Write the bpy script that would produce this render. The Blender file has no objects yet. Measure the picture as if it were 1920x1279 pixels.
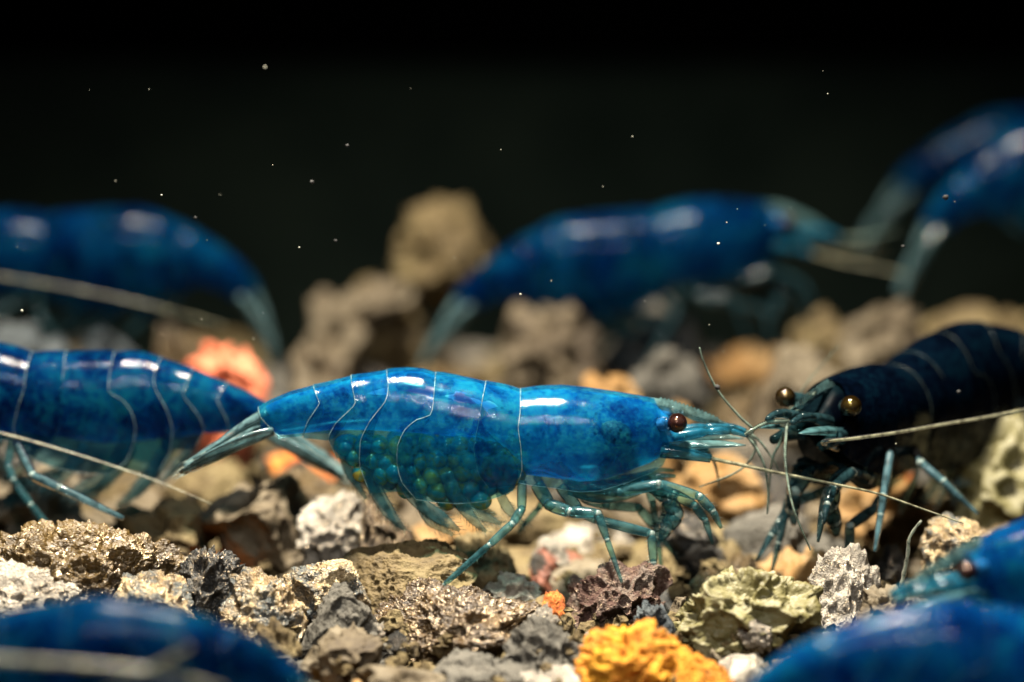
import bpy, bmesh, math, random
import numpy as np
from mathutils import Vector, Matrix, Euler

# ------------------------------------------------------------------ camera, light, exposure
scn = bpy.context.scene
COL = scn.collection
MM = 0.001
PITCH = math.radians(8.0)
DIST = 150.0                       # mm, lens to the plane of focus
WID = 46.0                         # mm, picture width at the plane of focus
HC = 10.9                          # mm, optical axis height over the gravel at the plane of focus
SC = WID / 1920.0                  # mm per photo pixel at the plane of focus
CAMP = np.array([0.0, -DIST * math.cos(PITCH), HC + DIST * math.sin(PITCH)])

cam = bpy.data.cameras.new('camera')
cam.sensor_width = 36.0
cam.lens = 36.0 * DIST / WID
cam.clip_start = 0.005
cam.clip_end = 5.0
cam.dof.use_dof = True
cam.dof.focus_distance = (DIST - 2.0) * MM
cam.dof.aperture_fstop = cam.lens / 5.0
cam.dof.aperture_blades = 0
camo = bpy.data.objects.new('camera', cam)
COL.objects.link(camo)
camo.location = Vector(CAMP * MM)
camo.rotation_euler = (math.radians(90) - PITCH, 0, 0)
scn.camera = camo

world = bpy.data.worlds.new('World')
scn.world = world
world.use_nodes = True
world.node_tree.nodes['Background'].inputs[0].default_value = (0.10, 0.14, 0.16, 1)
world.node_tree.nodes['Background'].inputs[1].default_value = 0.012


def area_lamp(name, loc, target, sx, sy, power, col, spread=180):
    l = bpy.data.lights.new(name, 'AREA')
    l.shape = 'ELLIPSE'
    l.size = sx * MM
    l.size_y = sy * MM
    l.energy = power
    l.color = col
    l.spread = math.radians(spread)
    o = bpy.data.objects.new(name, l)
    COL.objects.link(o)
    o.location = Vector(loc) * MM
    d = Vector(target) - Vector(loc)
    o.rotation_euler = d.to_track_quat('-Z', 'Y').to_euler()
    return o


# an aquarium lamp over the tank (two LED bars)
area_lamp('lamp_bar', (-8, -18, 120), (0, 4, 2), 20, 13, 0.205, (1.0, 0.90, 0.74), 75)
area_lamp('lamp_bar', (-4, -100, 80), (0, 4, 4), 16, 4, 0.012, (1.0, 0.95, 0.9), 60)

scn.view_settings.view_transform = 'Standard'
scn.view_settings.look = 'None'
scn.view_settings.gamma = 1.0
scn.view_settings.exposure = 0.0
scn.view_settings.use_curve_mapping = False
scn.cycles.use_denoising = True
scn.cycles.max_bounces = 10
scn.cycles.diffuse_bounces = 2
scn.cycles.glossy_bounces = 3
scn.cycles.transmission_bounces = 6
scn.cycles.transparent_max_bounces = 24
scn.cycles.caustics_reflective = False
scn.cycles.caustics_refractive = False
scn.cycles.sample_clamp_indirect = 4.0

rng = np.random.default_rng(7)
random.seed(7)


def P(px, py, Y):
    """photo pixel -> point in mm on the vertical plane at depth Y"""
    k = SC / DIST
    a = (px - 960.0) * k
    b = (639.5 - py) * k
    c, s = math.cos(PITCH), math.sin(PITCH)
    d = np.array([a, c + b * s, -s + b * c])
    t = (Y - CAMP[1]) / d[1]
    return CAMP + d * t


def pxscale(Y):
    return SC * (Y - CAMP[1]) / (0 - CAMP[1])


# ------------------------------------------------------------------ noise
_perm = np.random.default_rng(11).permutation(512)
_perm = np.concatenate([_perm, _perm, _perm])
_grad = np.random.default_rng(12).normal(size=(512, 3))
_grad /= np.linalg.norm(_grad, axis=1)[:, None]


def perlin(p):
    i = np.floor(p).astype(int)
    f = p - i
    w = f * f * f * (f * (f * 6 - 15) + 10)
    i &= 511
    out = 0
    for dx in (0, 1):
        wx = w[:, 0] if dx else 1 - w[:, 0]
        for dy in (0, 1):
            wy = w[:, 1] if dy else 1 - w[:, 1]
            for dz in (0, 1):
                wz = w[:, 2] if dz else 1 - w[:, 2]
                h = _perm[_perm[_perm[(i[:, 0] + dx) & 511] + ((i[:, 1] + dy) & 511)] + ((i[:, 2] + dz) & 511)] % 512
                g = _grad[h]
                out = out + wx * wy * wz * (g[:, 0] * (f[:, 0] - dx) + g[:, 1] * (f[:, 1] - dy) + g[:, 2] * (f[:, 2] - dz))
    return out


def fbm(p, octv=4, gain=0.5, ridged=False):
    a, s = 1.0, 0
    q = p.copy()
    for _ in range(octv):
        n = perlin(q)
        if ridged:
            n = 0.35 - np.abs(n) * 1.4
        s = s + a * n
        q = q * 2.03 + 17.3
        a *= gain
    return s


# ------------------------------------------------------------------ object helpers
def link(name, mesh, parent=None):
    o = bpy.data.objects.new(name, mesh)
    COL.objects.link(o)
    if parent is not None:
        o.parent = parent
    return o


def tag(o, label=None, cat=None, group=None, kind=None):
    if label:
        o['label'] = label
    if cat:
        o['category'] = cat
    if group:
        o['group'] = group
    if kind:
        o['kind'] = kind
    return o


def mesh_of(name, verts, faces, mat, smooth=True, attr=None):
    me = bpy.data.meshes.new(name)
    me.from_pydata([tuple(v) for v in np.asarray(verts, float)], [], [tuple(int(i) for i in f) for f in faces])
    if mat is not None:
        me.materials.append(mat)
    if smooth:
        me.shade_smooth()
    if attr is not None:
        a = me.attributes.new('thin', 'FLOAT', 'POINT')
        a.data.foreach_set('value', np.asarray(attr, np.float32))
    me.update()
    return me


# ------------------------------------------------------------------ materials
def new_mat(name):
    m = bpy.data.materials.new(name)
    m.use_nodes = True
    nt = m.node_tree
    nt.nodes.clear()
    return m, nt.nodes, nt.links


def node(N, t, **kw):
    n = N.new(t)
    for k, v in kw.items():
        if k in n.inputs:
            n.inputs[k].default_value = v
        else:
            setattr(n, k, v)
    return n


def ramp(N, stops, interp='LINEAR'):
    r = N.new('ShaderNodeValToRGB')
    r.color_ramp.interpolation = interp
    e = r.color_ramp.elements
    while len(e) < len(stops):
        e.new(0.5)
    for el, (p, c) in zip(e, stops):
        el.position = p
        el.color = (*c, 1)
    return r


def coords(N, L, rnd=True):
    tc = N.new('ShaderNodeTexCoord')
    mp = N.new('ShaderNodeVectorMath')
    mp.operation = 'SCALE'
    mp.inputs['Scale'].default_value = 1000.0      # texture space in mm
    L.new(tc.outputs['Object'], mp.inputs[0])
    if not rnd:
        return mp.outputs[0]
    oi = N.new('ShaderNodeObjectInfo')
    ad = N.new('ShaderNodeVectorMath')
    ad.operation = 'MULTIPLY_ADD'
    ad.inputs[1].default_value = (1, 1, 1)
    sc = N.new('ShaderNodeVectorMath')
    sc.operation = 'SCALE'
    sc.inputs['Scale'].default_value = 60.0
    cx = N.new('ShaderNodeCombineXYZ')
    for k in range(3):
        L.new(oi.outputs['Random'], cx.inputs[k])
    L.new(cx.outputs[0], sc.inputs[0])
    L.new(mp.outputs[0], ad.inputs[0])
    L.new(sc.outputs[0], ad.inputs[2])
    return ad.outputs[0]


def rock_mat(name, cols_, patch=0.5, grain=9.0, bump=0.35, rough=0.75, spec=0.35, sparkle=0.0, pits=0.0, pitscale=1.6, crust=None):
    m, N, L = new_mat(name)
    dim = 1.0 if any(w in name for w in ('orange', 'red_', 'rust', 'wall')) else 0.255
    cols = [tuple(max(0.0, (g + (c - g) * (1.5 if dim < 1 else 1.0)) * dim) for c in q) for q in cols_ for g in (sum(q) / 3,)]
    grain *= 0.5
    co = coords(N, L)
    n1 = node(N, 'ShaderNodeTexNoise', Scale=patch, Detail=6.0, Roughness=0.68, Distortion=0.6)
    n2 = node(N, 'ShaderNodeTexNoise', Scale=grain, Detail=5.0, Roughness=0.75)
    n3 = node(N, 'ShaderNodeTexNoise', Scale=grain * 4.5, Detail=2.0, Roughness=0.7)
    for n in (n1, n2, n3):
        L.new(co, n.inputs['Vector'])
    mixf = node(N, 'ShaderNodeMath', operation='MULTIPLY_ADD')
    mixf.inputs[1].default_value = 0.42
    L.new(n2.outputs['Fac'], mixf.inputs[0])
    m2 = node(N, 'ShaderNodeMath', operation='MULTIPLY')
    m2.inputs[1].default_value = 0.62
    L.new(n1.outputs['Fac'], m2.inputs[0])
    L.new(m2.outputs[0], mixf.inputs[2])
    k = len(cols)
    r = ramp(N, [(0.405 + 0.20 * i / max(k - 1, 1), c) for i, c in enumerate(cols)])
    L.new(mixf.outputs[0], r.inputs['Fac'])
    colout = r.outputs['Color']
    if crust is not None:
        r2 = ramp(N, [(0.47, (0, 0, 0)), (0.56, (1, 1, 1))])
        n4 = node(N, 'ShaderNodeTexNoise', Scale=patch * 1.7, Detail=7.0, Roughness=0.75)
        L.new(co, n4.inputs['Vector'])
        L.new(n4.outputs['Fac'], r2.inputs['Fac'])
        mx = node(N, 'ShaderNodeMix', data_type='RGBA')
        L.new(r2.outputs['Color'], mx.inputs['Factor'])
        L.new(colout, mx.inputs['A'])
        mx.inputs['B'].default_value = (*crust, 1)
        colout = mx.outputs['Result']
    # bump: grain + pits
    h = node(N, 'ShaderNodeMath', operation='MULTIPLY_ADD')
    h.inputs[1].default_value = 0.45
    L.new(n3.outputs['Fac'], h.inputs[0])
    L.new(n2.outputs['Fac'], h.inputs[2])
    hout = h.outputs[0]
    if pits > 0:
        v = node(N, 'ShaderNodeTexVoronoi', Scale=pitscale)
        v.feature = 'F1'
        L.new(co, v.inputs['Vector'])
        rr = ramp(N, [(0.12, (0, 0, 0)), (0.42, (1, 1, 1))])
        L.new(v.outputs['Distance'], rr.inputs['Fac'])
        h2 = node(N, 'ShaderNodeMath', operation='MULTIPLY_ADD')
        h2.inputs[1].default_value = pits
        L.new(rr.outputs['Color'], h2.inputs[0])
        L.new(hout, h2.inputs[2])
        hout = h2.outputs[0]
    bp = node(N, 'ShaderNodeBump', Strength=min(1.0, bump * 1.9), Distance=0.0003 * (0.4 + bump))
    L.new(hout, bp.inputs['Height'])
    b = node(N, 'ShaderNodeBsdfPrincipled')
    b.inputs['Roughness'].default_value = rough
    b.inputs['Specular IOR Level'].default_value = spec
    L.new(colout, b.inputs['Base Color'])
    L.new(bp.outputs[0], b.inputs['Normal'])
    out = node(N, 'ShaderNodeOutputMaterial')
    if sparkle > 0:
        vs = node(N, 'ShaderNodeTexVoronoi', Scale=13.0)
        L.new(co, vs.inputs['Vector'])
        # every grain facet leans its own way and glints under the lamp
        sub = node(N, 'ShaderNodeVectorMath', operation='SUBTRACT')
        sub.inputs[1].default_value = (0.5, 0.5, 0.5)
        L.new(vs.outputs['Color'], sub.inputs[0])
        ml = node(N, 'ShaderNodeVectorMath', operation='SCALE')
        ml.inputs['Scale'].default_value = 1.7
        L.new(sub.outputs[0], ml.inputs[0])
        ad = node(N, 'ShaderNodeVectorMath', operation='ADD')
        L.new(ml.outputs[0], ad.inputs[0])
        L.new(bp.outputs[0], ad.inputs[1])
        nm = node(N, 'ShaderNodeVectorMath', operation='NORMALIZE')
        L.new(ad.outputs[0], nm.inputs[0])
        g = node(N, 'ShaderNodeBsdfGlossy', Roughness=0.2)
        g.inputs['Color'].default_value = (0.80, 0.62, 0.40, 1)
        L.new(nm.outputs[0], g.inputs['Normal'])
        ms = node(N, 'ShaderNodeMixShader')
        ms.inputs[0].default_value = sparkle
        L.new(b.outputs[0], ms.inputs[1])
        L.new(g.outputs[0], ms.inputs[2])
        L.new(ms.outputs[0], out.inputs['Surface'])
    else:
        L.new(b.outputs[0], out.inputs['Surface'])
    return m


def shell_mat(name, deep, mid, teal, clear=0.30, thinclear=0.62, gloss=0.12, patch=0.55, tint=(0.35, 0.78, 0.95), spots=0.0, through=0.35, ior=1.30):
    """thin glossy chitin: pigment + see-through + wet surface reflection"""
    m, N, L = new_mat(name)
    co = coords(N, L, False)
    n1 = node(N, 'ShaderNodeTexNoise', Scale=patch, Detail=4.0, Roughness=0.6, Distortion=0.8)
    n2 = node(N, 'ShaderNodeTexNoise', Scale=patch * 6, Detail=4.0, Roughness=0.7)
    L.new(co, n1.inputs['Vector'])
    L.new(co, n2.inputs['Vector'])
    a = node(N, 'ShaderNodeMath', operation='MULTIPLY_ADD')
    a.inputs[1].default_value = 0.48
    L.new(n2.outputs['Fac'], a.inputs[0])
    a2 = node(N, 'ShaderNodeMath', operation='MULTIPLY')
    a2.inputs[1].default_value = 0.52
    L.new(n1.outputs['Fac'], a2.inputs[0])
    L.new(a2.outputs[0], a.inputs[2])
    r = ramp(N, [(0.41, deep), (0.49, mid), (0.59, teal)])
    L.new(a.outputs[0], r.inputs['Fac'])
    colout = r.outputs['Color']
    if spots > 0:
        v = node(N, 'ShaderNodeTexVoronoi', Scale=2.6)
        L.new(co, v.inputs['Vector'])
        rs = ramp(N, [(0.14, (1, 1, 1)), (0.26, (0, 0, 0))])
        L.new(v.outputs['Distance'], rs.inputs['Fac'])
        sm = node(N, 'ShaderNodeMath', operation='MULTIPLY')
        sm.inputs[1].default_value = spots
        L.new(rs.outputs['Color'], sm.inputs[0])
        mx = node(N, 'ShaderNodeMix', data_type='RGBA')
        L.new(sm.outputs[0], mx.inputs['Factor'])
        L.new(colout, mx.inputs['A'])
        mx.inputs['B'].default_value = (*[c * 0.35 for c in deep], 1)
        colout = mx.outputs['Result']
    d = node(N, 'ShaderNodeBsdfDiffuse')
    t = node(N, 'ShaderNodeBsdfTranslucent')
    L.new(colout, d.inputs['Color'])
    L.new(colout, t.inputs['Color'])
    dt = node(N, 'ShaderNodeMixShader')
    dt.inputs[0].default_value = through
    L.new(d.outputs[0], dt.inputs[1])
    L.new(t.outputs[0], dt.inputs[2])
    tr = node(N, 'ShaderNodeBsdfTransparent')
    tr.inputs['Color'].default_value = (*tint, 1)
    at = node(N, 'ShaderNodeAttribute', attribute_name='thin')
    mr = node(N, 'ShaderNodeMapRange')
    mr.inputs['To Min'].default_value = clear
    mr.inputs['To Max'].default_value = thinclear
    L.new(at.outputs['Fac'], mr.inputs['Value'])
    ms = node(N, 'ShaderNodeMixShader')
    L.new(mr.outputs[0], ms.inputs[0])
    L.new(dt.outputs[0], ms.inputs[1])
    L.new(tr.outputs[0], ms.inputs[2])
    # surface: faint pits and waves break the highlight up
    nb = node(N, 'ShaderNodeTexNoise', Scale=9.0, Detail=5.0, Roughness=0.75)
    L.new(co, nb.inputs['Vector'])
    bp = node(N, 'ShaderNodeBump', Strength=0.11, Distance=0.0001)
    L.new(nb.outputs['Fac'], bp.inputs['Height'])
    gl = node(N, 'ShaderNodeBsdfGlossy', Roughness=gloss)
    L.new(bp.outputs[0], gl.inputs['Normal'])
    L.new(bp.outputs[0], d.inputs['Normal'])
    fr = node(N, 'ShaderNodeFresnel', IOR=ior)
    L.new(bp.outputs[0], fr.inputs['Normal'])
    fin = node(N, 'ShaderNodeMixShader')
    nm = node(N, 'ShaderNodeTexNoise', Scale=2.6, Detail=7.0, Roughness=0.72)
    L.new(co, nm.inputs['Vector'])
    rm = ramp(N, [(0.40, (0.12, 0.12, 0.12)), (0.60, (1, 1, 1))])
    L.new(nm.outputs['Fac'], rm.inputs['Fac'])
    fm = node(N, 'ShaderNodeMath', operation='MULTIPLY')
    L.new(fr.outputs[0], fm.inputs[0])
    L.new(rm.outputs['Color'], fm.inputs[1])
    L.new(fm.outputs[0], fin.inputs[0])
    L.new(ms.outputs[0], fin.inputs[1])
    L.new(gl.outputs[0], fin.inputs[2])
    out = node(N, 'ShaderNodeOutputMaterial')
    L.new(fin.outputs[0], out.inputs['Surface'])
    return m


def flesh_mat(name, cols, patch=0.8, rough=0.5, spec=0.25, spots=0.0, spotcol=(0.0, 0.01, 0.04)):
    m, N, L = new_mat(name)
    co = coords(N, L, False)
    n1 = node(N, 'ShaderNodeTexNoise', Scale=patch, Detail=6.0, Roughness=0.62, Distortion=1.0)
    L.new(co, n1.inputs['Vector'])
    k = len(cols)
    r = ramp(N, [(0.36 + 0.30 * i / max(k - 1, 1), c) for i, c in enumerate(cols)])
    L.new(n1.outputs['Fac'], r.inputs['Fac'])
    colout = r.outputs['Color']
    if spots:
        v = node(N, 'ShaderNodeTexVoronoi', Scale=2.2)
        L.new(co, v.inputs['Vector'])
        rs = ramp(N, [(0.12, (1, 1, 1)), (0.3, (0, 0, 0))])
        L.new(v.outputs['Distance'], rs.inputs['Fac'])
        sm = node(N, 'ShaderNodeMath', operation='MULTIPLY')
        sm.inputs[1].default_value = spots
        L.new(rs.outputs['Color'], sm.inputs[0])
        mx = node(N, 'ShaderNodeMix', data_type='RGBA')
        L.new(sm.outputs[0], mx.inputs['Factor'])
        L.new(colout, mx.inputs['A'])
        mx.inputs['B'].default_value = (*spotcol, 1)
        colout = mx.outputs['Result']
    b = node(N, 'ShaderNodeBsdfPrincipled')
    b.inputs['Roughness'].default_value = rough
    b.inputs['Specular IOR Level'].default_value = spec
    L.new(colout, b.inputs['Base Color'])
    nb = node(N, 'ShaderNodeTexNoise', Scale=4.0, Detail=4.0)
    L.new(co, nb.inputs['Vector'])
    bp = node(N, 'ShaderNodeBump', Strength=0.4, Distance=0.0002)
    L.new(nb.outputs['Fac'], bp.inputs['Height'])
    L.new(bp.outputs[0], b.inputs['Normal'])
    out = node(N, 'ShaderNodeOutputMaterial')
    L.new(b.outputs[0], out.inputs['Surface'])
    return m


def clear_mat(name, col, clear=0.5, tint=(0.7, 0.9, 0.95), gloss=0.12, ior=1.22):
    m, N, L = new_mat(name)
    co = coords(N, L, False)
    n1 = node(N, 'ShaderNodeTexNoise', Scale=2.2, Detail=6.0, Roughness=0.7)
    L.new(co, n1.inputs['Vector'])
    r = ramp(N, [(0.40, tuple(c * 0.35 for c in col)), (0.60, tuple(min(1, c * 1.6) for c in col))])
    L.new(n1.outputs['Fac'], r.inputs['Fac'])
    d = node(N, 'ShaderNodeBsdfDiffuse')
    t = node(N, 'ShaderNodeBsdfTranslucent')
    L.new(r.outputs['Color'], d.inputs['Color'])
    L.new(r.outputs['Color'], t.inputs['Color'])
    dt = node(N, 'ShaderNodeMixShader')
    dt.inputs[0].default_value = 0.4
    L.new(d.outputs[0], dt.inputs[1])
    L.new(t.outputs[0], dt.inputs[2])
    tr = node(N, 'ShaderNodeBsdfTransparent')
    tr.inputs['Color'].default_value = (*tint, 1)
    ms = node(N, 'ShaderNodeMixShader')
    mr = node(N, 'ShaderNodeMapRange')
    mr.inputs['From Min'].default_value = 0.3
    mr.inputs['From Max'].default_value = 0.7
    mr.inputs['To Min'].default_value = max(0, clear - 0.18)
    mr.inputs['To Max'].default_value = min(1, clear + 0.18)
    L.new(n1.outputs['Fac'], mr.inputs['Value'])
    L.new(mr.outputs[0], ms.inputs[0])
    L.new(dt.outputs[0], ms.inputs[1])
    L.new(tr.outputs[0], ms.inputs[2])
    gl = node(N, 'ShaderNodeBsdfGlossy', Roughness=gloss)
    fr = node(N, 'ShaderNodeFresnel', IOR=ior)
    fin = node(N, 'ShaderNodeMixShader')
    L.new(fr.outputs[0], fin.inputs[0])
    L.new(ms.outputs[0], fin.inputs[1])
    L.new(gl.outputs[0], fin.inputs[2])
    out = node(N, 'ShaderNodeOutputMaterial')
    L.new(fin.outputs[0], out.inputs['Surface'])
    return m


def soft_mat(name, cols, patch):
    return clear_mat2(name, cols, patch, 0.42, 0.6, (0.35, 0.8, 0.95))


def clear_mat2(name, cols, patch=0.75, clear=0.30, through=0.5, tint=(0.75, 0.95, 0.9), sheen=0.015):
    m, N, L = new_mat(name)
    co = coords(N, L, False)
    n1 = node(N, 'ShaderNodeTexNoise', Scale=patch, Detail=4.0, Roughness=0.6, Distortion=0.6)
    L.new(co, n1.inputs['Vector'])
    r = ramp(N, [(0.39 + 0.20 * i / (len(cols) - 1), c) for i, c in enumerate(cols)])
    L.new(n1.outputs['Fac'], r.inputs['Fac'])
    d = node(N, 'ShaderNodeBsdfDiffuse')
    t = node(N, 'ShaderNodeBsdfTranslucent')
    tr = node(N, 'ShaderNodeBsdfTransparent')
    tr.inputs['Color'].default_value = (*tint, 1)
    L.new(r.outputs['Color'], d.inputs['Color'])
    L.new(r.outputs['Color'], t.inputs['Color'])
    a = node(N, 'ShaderNodeMixShader')
    a.inputs[0].default_value = through
    L.new(d.outputs[0], a.inputs[1])
    L.new(t.outputs[0], a.inputs[2])
    b = node(N, 'ShaderNodeMixShader')
    b.inputs[0].default_value = clear
    L.new(a.outputs[0], b.inputs[1])
    L.new(tr.outputs[0], b.inputs[2])
    gl = node(N, 'ShaderNodeBsdfGlossy', Roughness=0.2)
    c = node(N, 'ShaderNodeMixShader')
    c.inputs[0].default_value = sheen
    L.new(b.outputs[0], c.inputs[1])
    L.new(gl.outputs[0], c.inputs[2])
    out = node(N, 'ShaderNodeOutputMaterial')
    L.new(c.outputs[0], out.inputs['Surface'])
    return m


def plain_mat(name, col, rough=0.5, spec=0.5):
    m, N, L = new_mat(name)
    co = coords(N, L, False)
    n1 = node(N, 'ShaderNodeTexNoise', Scale=2.0, Detail=4.0)
    L.new(co, n1.inputs['Vector'])
    r = ramp(N, [(0.35, tuple(c * 0.7 for c in col)), (0.65, tuple(min(1, c * 1.2) for c in col))])
    L.new(n1.outputs['Fac'], r.inputs['Fac'])
    b = node(N, 'ShaderNodeBsdfPrincipled')
    b.inputs['Roughness'].default_value = rough
    b.inputs['Specular IOR Level'].default_value = spec
    L.new(r.outputs['Color'], b.inputs['Base Color'])
    out = node(N, 'ShaderNodeOutputMaterial')
    L.new(b.outputs[0], out.inputs['Surface'])
    return m


RM = {
    'tan': rock_mat('tan_lava', [(0.10, 0.075, 0.04), (0.26, 0.20, 0.115), (0.40, 0.33, 0.20)], 0.45, 6, 0.4, pits=0.8, pitscale=2.2),
    'beige': rock_mat('beige_lava', [(0.11, 0.085, 0.06), (0.25, 0.205, 0.145), (0.40, 0.35, 0.27)], 0.35, 5, 0.3, pits=0.5, pitscale=1.2),
    'grey': rock_mat('grey_lava', [(0.07, 0.068, 0.06), (0.20, 0.19, 0.165), (0.36, 0.34, 0.30)], 0.5, 7, 0.45, pits=0.6, pitscale=1.8),
    'pale': rock_mat('pale_grey_crust', [(0.10, 0.09, 0.075), (0.19, 0.17, 0.14), (0.36, 0.335, 0.285)], 0.8, 8, 0.6, spec=0.5, rough=0.55, sparkle=0.07),
    'black': rock_mat('black_lava', [(0.006, 0.008, 0.008), (0.018, 0.021, 0.022), (0.07, 0.075, 0.075)], 0.7, 6, 0.7, rough=0.45, spec=0.5, sparkle=0.05),
    'bluegrey': rock_mat('blue_grey_lava', [(0.03, 0.04, 0.05), (0.10, 0.12, 0.135), (0.25, 0.28, 0.29)], 0.6, 7, 0.5, rough=0.5),
    'brown': rock_mat('glittering_brown_lava', [(0.03, 0.017, 0.007), (0.10, 0.058, 0.022), (0.24, 0.15, 0.06)], 0.6, 7, 0.8, rough=0.45, spec=0.6, sparkle=0.085),
    'gold': rock_mat('golden_crust_lava', [(0.05, 0.042, 0.03), (0.19, 0.125, 0.05), (0.44, 0.35, 0.20)], 0.8, 7, 0.7, rough=0.4, spec=0.6, sparkle=0.08, crust=(0.05, 0.06, 0.06)),
    'ochre': rock_mat('ochre_brown_lava', [(0.045, 0.028, 0.011), (0.15, 0.095, 0.032), (0.30, 0.22, 0.12)], 0.35, 6, 0.8, rough=0.5, spec=0.5, sparkle=0.065),
    'orange': rock_mat('orange_lava', [(0.07, 0.032, 0.008), (0.36, 0.13, 0.006), (0.50, 0.24, 0.012)], 0.5, 5, 0.6, rough=0.75),
    'rust': rock_mat('rust_lava', [(0.18, 0.04, 0.008), (0.45, 0.11, 0.015), (0.62, 0.24, 0.05)], 0.9, 7, 0.7),
    'red': rock_mat('red_lava', [(0.26, 0.06, 0.03), (0.48, 0.12, 0.055), (0.56, 0.19, 0.10)], 0.5, 5, 0.5),
    'pink': rock_mat('pink_lava', [(0.10, 0.055, 0.045), (0.42, 0.19, 0.14), (0.58, 0.30, 0.23)], 0.6, 5, 0.35, rough=0.5),
    'maroon': rock_mat('maroon_grey_lava', [(0.085, 0.038, 0.03), (0.20, 0.12, 0.10), (0.38, 0.32, 0.28)], 0.9, 9, 0.6, sparkle=0.03),
    'yellowgreen': rock_mat('pale_green_lava', [(0.17, 0.15, 0.07), (0.36, 0.33, 0.18), (0.54, 0.51, 0.34)], 0.35, 6, 0.3, spec=0.45, rough=0.55),
    'peach': rock_mat('peach_lava', [(0.30, 0.17, 0.08), (0.52, 0.33, 0.17), (0.66, 0.48, 0.30)], 0.4, 5, 0.35),
}

MAT = {
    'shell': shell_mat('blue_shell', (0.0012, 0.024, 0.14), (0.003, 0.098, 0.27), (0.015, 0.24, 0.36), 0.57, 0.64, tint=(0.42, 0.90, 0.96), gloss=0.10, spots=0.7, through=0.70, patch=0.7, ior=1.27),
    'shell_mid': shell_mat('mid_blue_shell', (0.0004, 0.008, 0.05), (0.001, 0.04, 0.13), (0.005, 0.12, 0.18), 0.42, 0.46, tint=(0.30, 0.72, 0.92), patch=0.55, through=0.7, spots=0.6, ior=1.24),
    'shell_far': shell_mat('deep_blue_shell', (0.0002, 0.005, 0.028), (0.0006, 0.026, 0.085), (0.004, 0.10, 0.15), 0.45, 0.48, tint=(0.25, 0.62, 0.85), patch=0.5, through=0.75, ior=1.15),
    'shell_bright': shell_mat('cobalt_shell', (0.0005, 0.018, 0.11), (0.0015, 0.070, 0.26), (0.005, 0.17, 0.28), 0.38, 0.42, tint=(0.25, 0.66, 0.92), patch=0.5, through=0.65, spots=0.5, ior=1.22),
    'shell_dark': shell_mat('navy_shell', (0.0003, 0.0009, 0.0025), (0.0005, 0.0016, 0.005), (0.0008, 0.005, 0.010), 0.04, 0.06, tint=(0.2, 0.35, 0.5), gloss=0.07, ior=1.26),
    'flesh': soft_mat('blue_flesh', [(0.002, 0.03, 0.18), (0.007, 0.18, 0.50), (0.04, 0.42, 0.60)], 0.55),
    'flesh_far': clear_mat2('deep_blue_flesh', [(0.0008, 0.014, 0.075), (0.003, 0.09, 0.30), (0.014, 0.26, 0.42)], 0.55, 0.30, 0.6, (0.3, 0.7, 0.9), sheen=0.006),
    'flesh_dark': clear_mat2('navy_flesh', [(0.0004, 0.0008, 0.002), (0.0008, 0.0022, 0.004), (0.0015, 0.005, 0.007)], 0.5, 0.05, 0.3, sheen=0.002),
    'leg': clear_mat('teal_leg', (0.055, 0.17, 0.20), 0.72, (0.60, 0.86, 0.88)),
    'leg_dark': clear_mat('dark_teal_leg', (0.016, 0.042, 0.050), 0.42, (0.5, 0.7, 0.75)),
    'leg_steel': clear_mat('steel_blue_leg', (0.06, 0.12, 0.14), 0.35, (0.6, 0.8, 0.85)),
    'joint': clear_mat('pale_joint', (0.36, 0.44, 0.40), 0.5),
    'peduncle': clear_mat('blue_peduncle', (0.012, 0.12, 0.20), 0.5, (0.5, 0.85, 0.92)),
    'blade': clear_mat('clear_teal_blade', (0.10, 0.24, 0.26), 0.62, (0.82, 0.93, 0.93), gloss=0.1),
    'fan': clear_mat('clear_tail_blade', (0.13, 0.24, 0.26), 0.50, (0.8, 0.92, 0.93), gloss=0.12, ior=1.5),
    'hair': clear_mat('clear_bristle', (0.42, 0.48, 0.42), 0.55, (0.9, 0.95, 0.95)),
    'ridge': clear_mat('pale_shell_edge', (0.32, 0.46, 0.44), 0.42, gloss=0.2),
    'ridge_dim': clear_mat('dull_shell_edge', (0.05, 0.15, 0.20), 0.5, gloss=0.2),
    'ridge_dark': clear_mat('olive_shell_edge', (0.06, 0.08, 0.07), 0.3, gloss=0.2),
    'antenna': clear_mat('pale_antenna', (0.25, 0.24, 0.16), 0.28, gloss=0.2),
    'antennule': clear_mat('olive_antennule', (0.16, 0.21, 0.17), 0.25, gloss=0.15),
    'rostrum': clear_mat('clear_olive_rostrum', (0.10, 0.19, 0.19), 0.45, gloss=0.12),
    'eye': clear_mat('brown_eye', (0.060, 0.020, 0.014), 0.76, (0.95, 0.72, 0.62), gloss=0.05, ior=1.5),
    'eye_amber': clear_mat('amber_eye', (0.045, 0.024, 0.004), 0.80, (0.98, 0.85, 0.45), gloss=0.05, ior=1.5),
    'pupil': plain_mat('dark_pupil', (0.012, 0.012, 0.016), 0.25),
    'stalk': clear_mat('blue_eye_stalk', (0.01, 0.09, 0.24), 0.15),
    'egg': clear_mat2('egg_yolk', [(0.012, 0.24, 0.36), (0.03, 0.33, 0.38), (0.24, 0.28, 0.10), (0.52, 0.38, 0.06)], 0.9, 0.22, 0.5),
    'eggskin': clear_mat('egg_skin', (0.05, 0.16, 0.17), 0.72, (0.8, 0.95, 0.95), gloss=0.06),
    'gut': flesh_mat('dark_gut', [(0.002, 0.012, 0.022), (0.004, 0.022, 0.035), (0.008, 0.04, 0.055)], 0.9),
    'speck': plain_mat('pale_speck', (0.25, 0.25, 0.2), 0.6),
    'dirt': plain_mat('black_speck', (0.01, 0.01, 0.01), 0.8),
    'hydra': clear_mat('pale_polyp', (0.28, 0.30, 0.24), 0.4),
}

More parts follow.
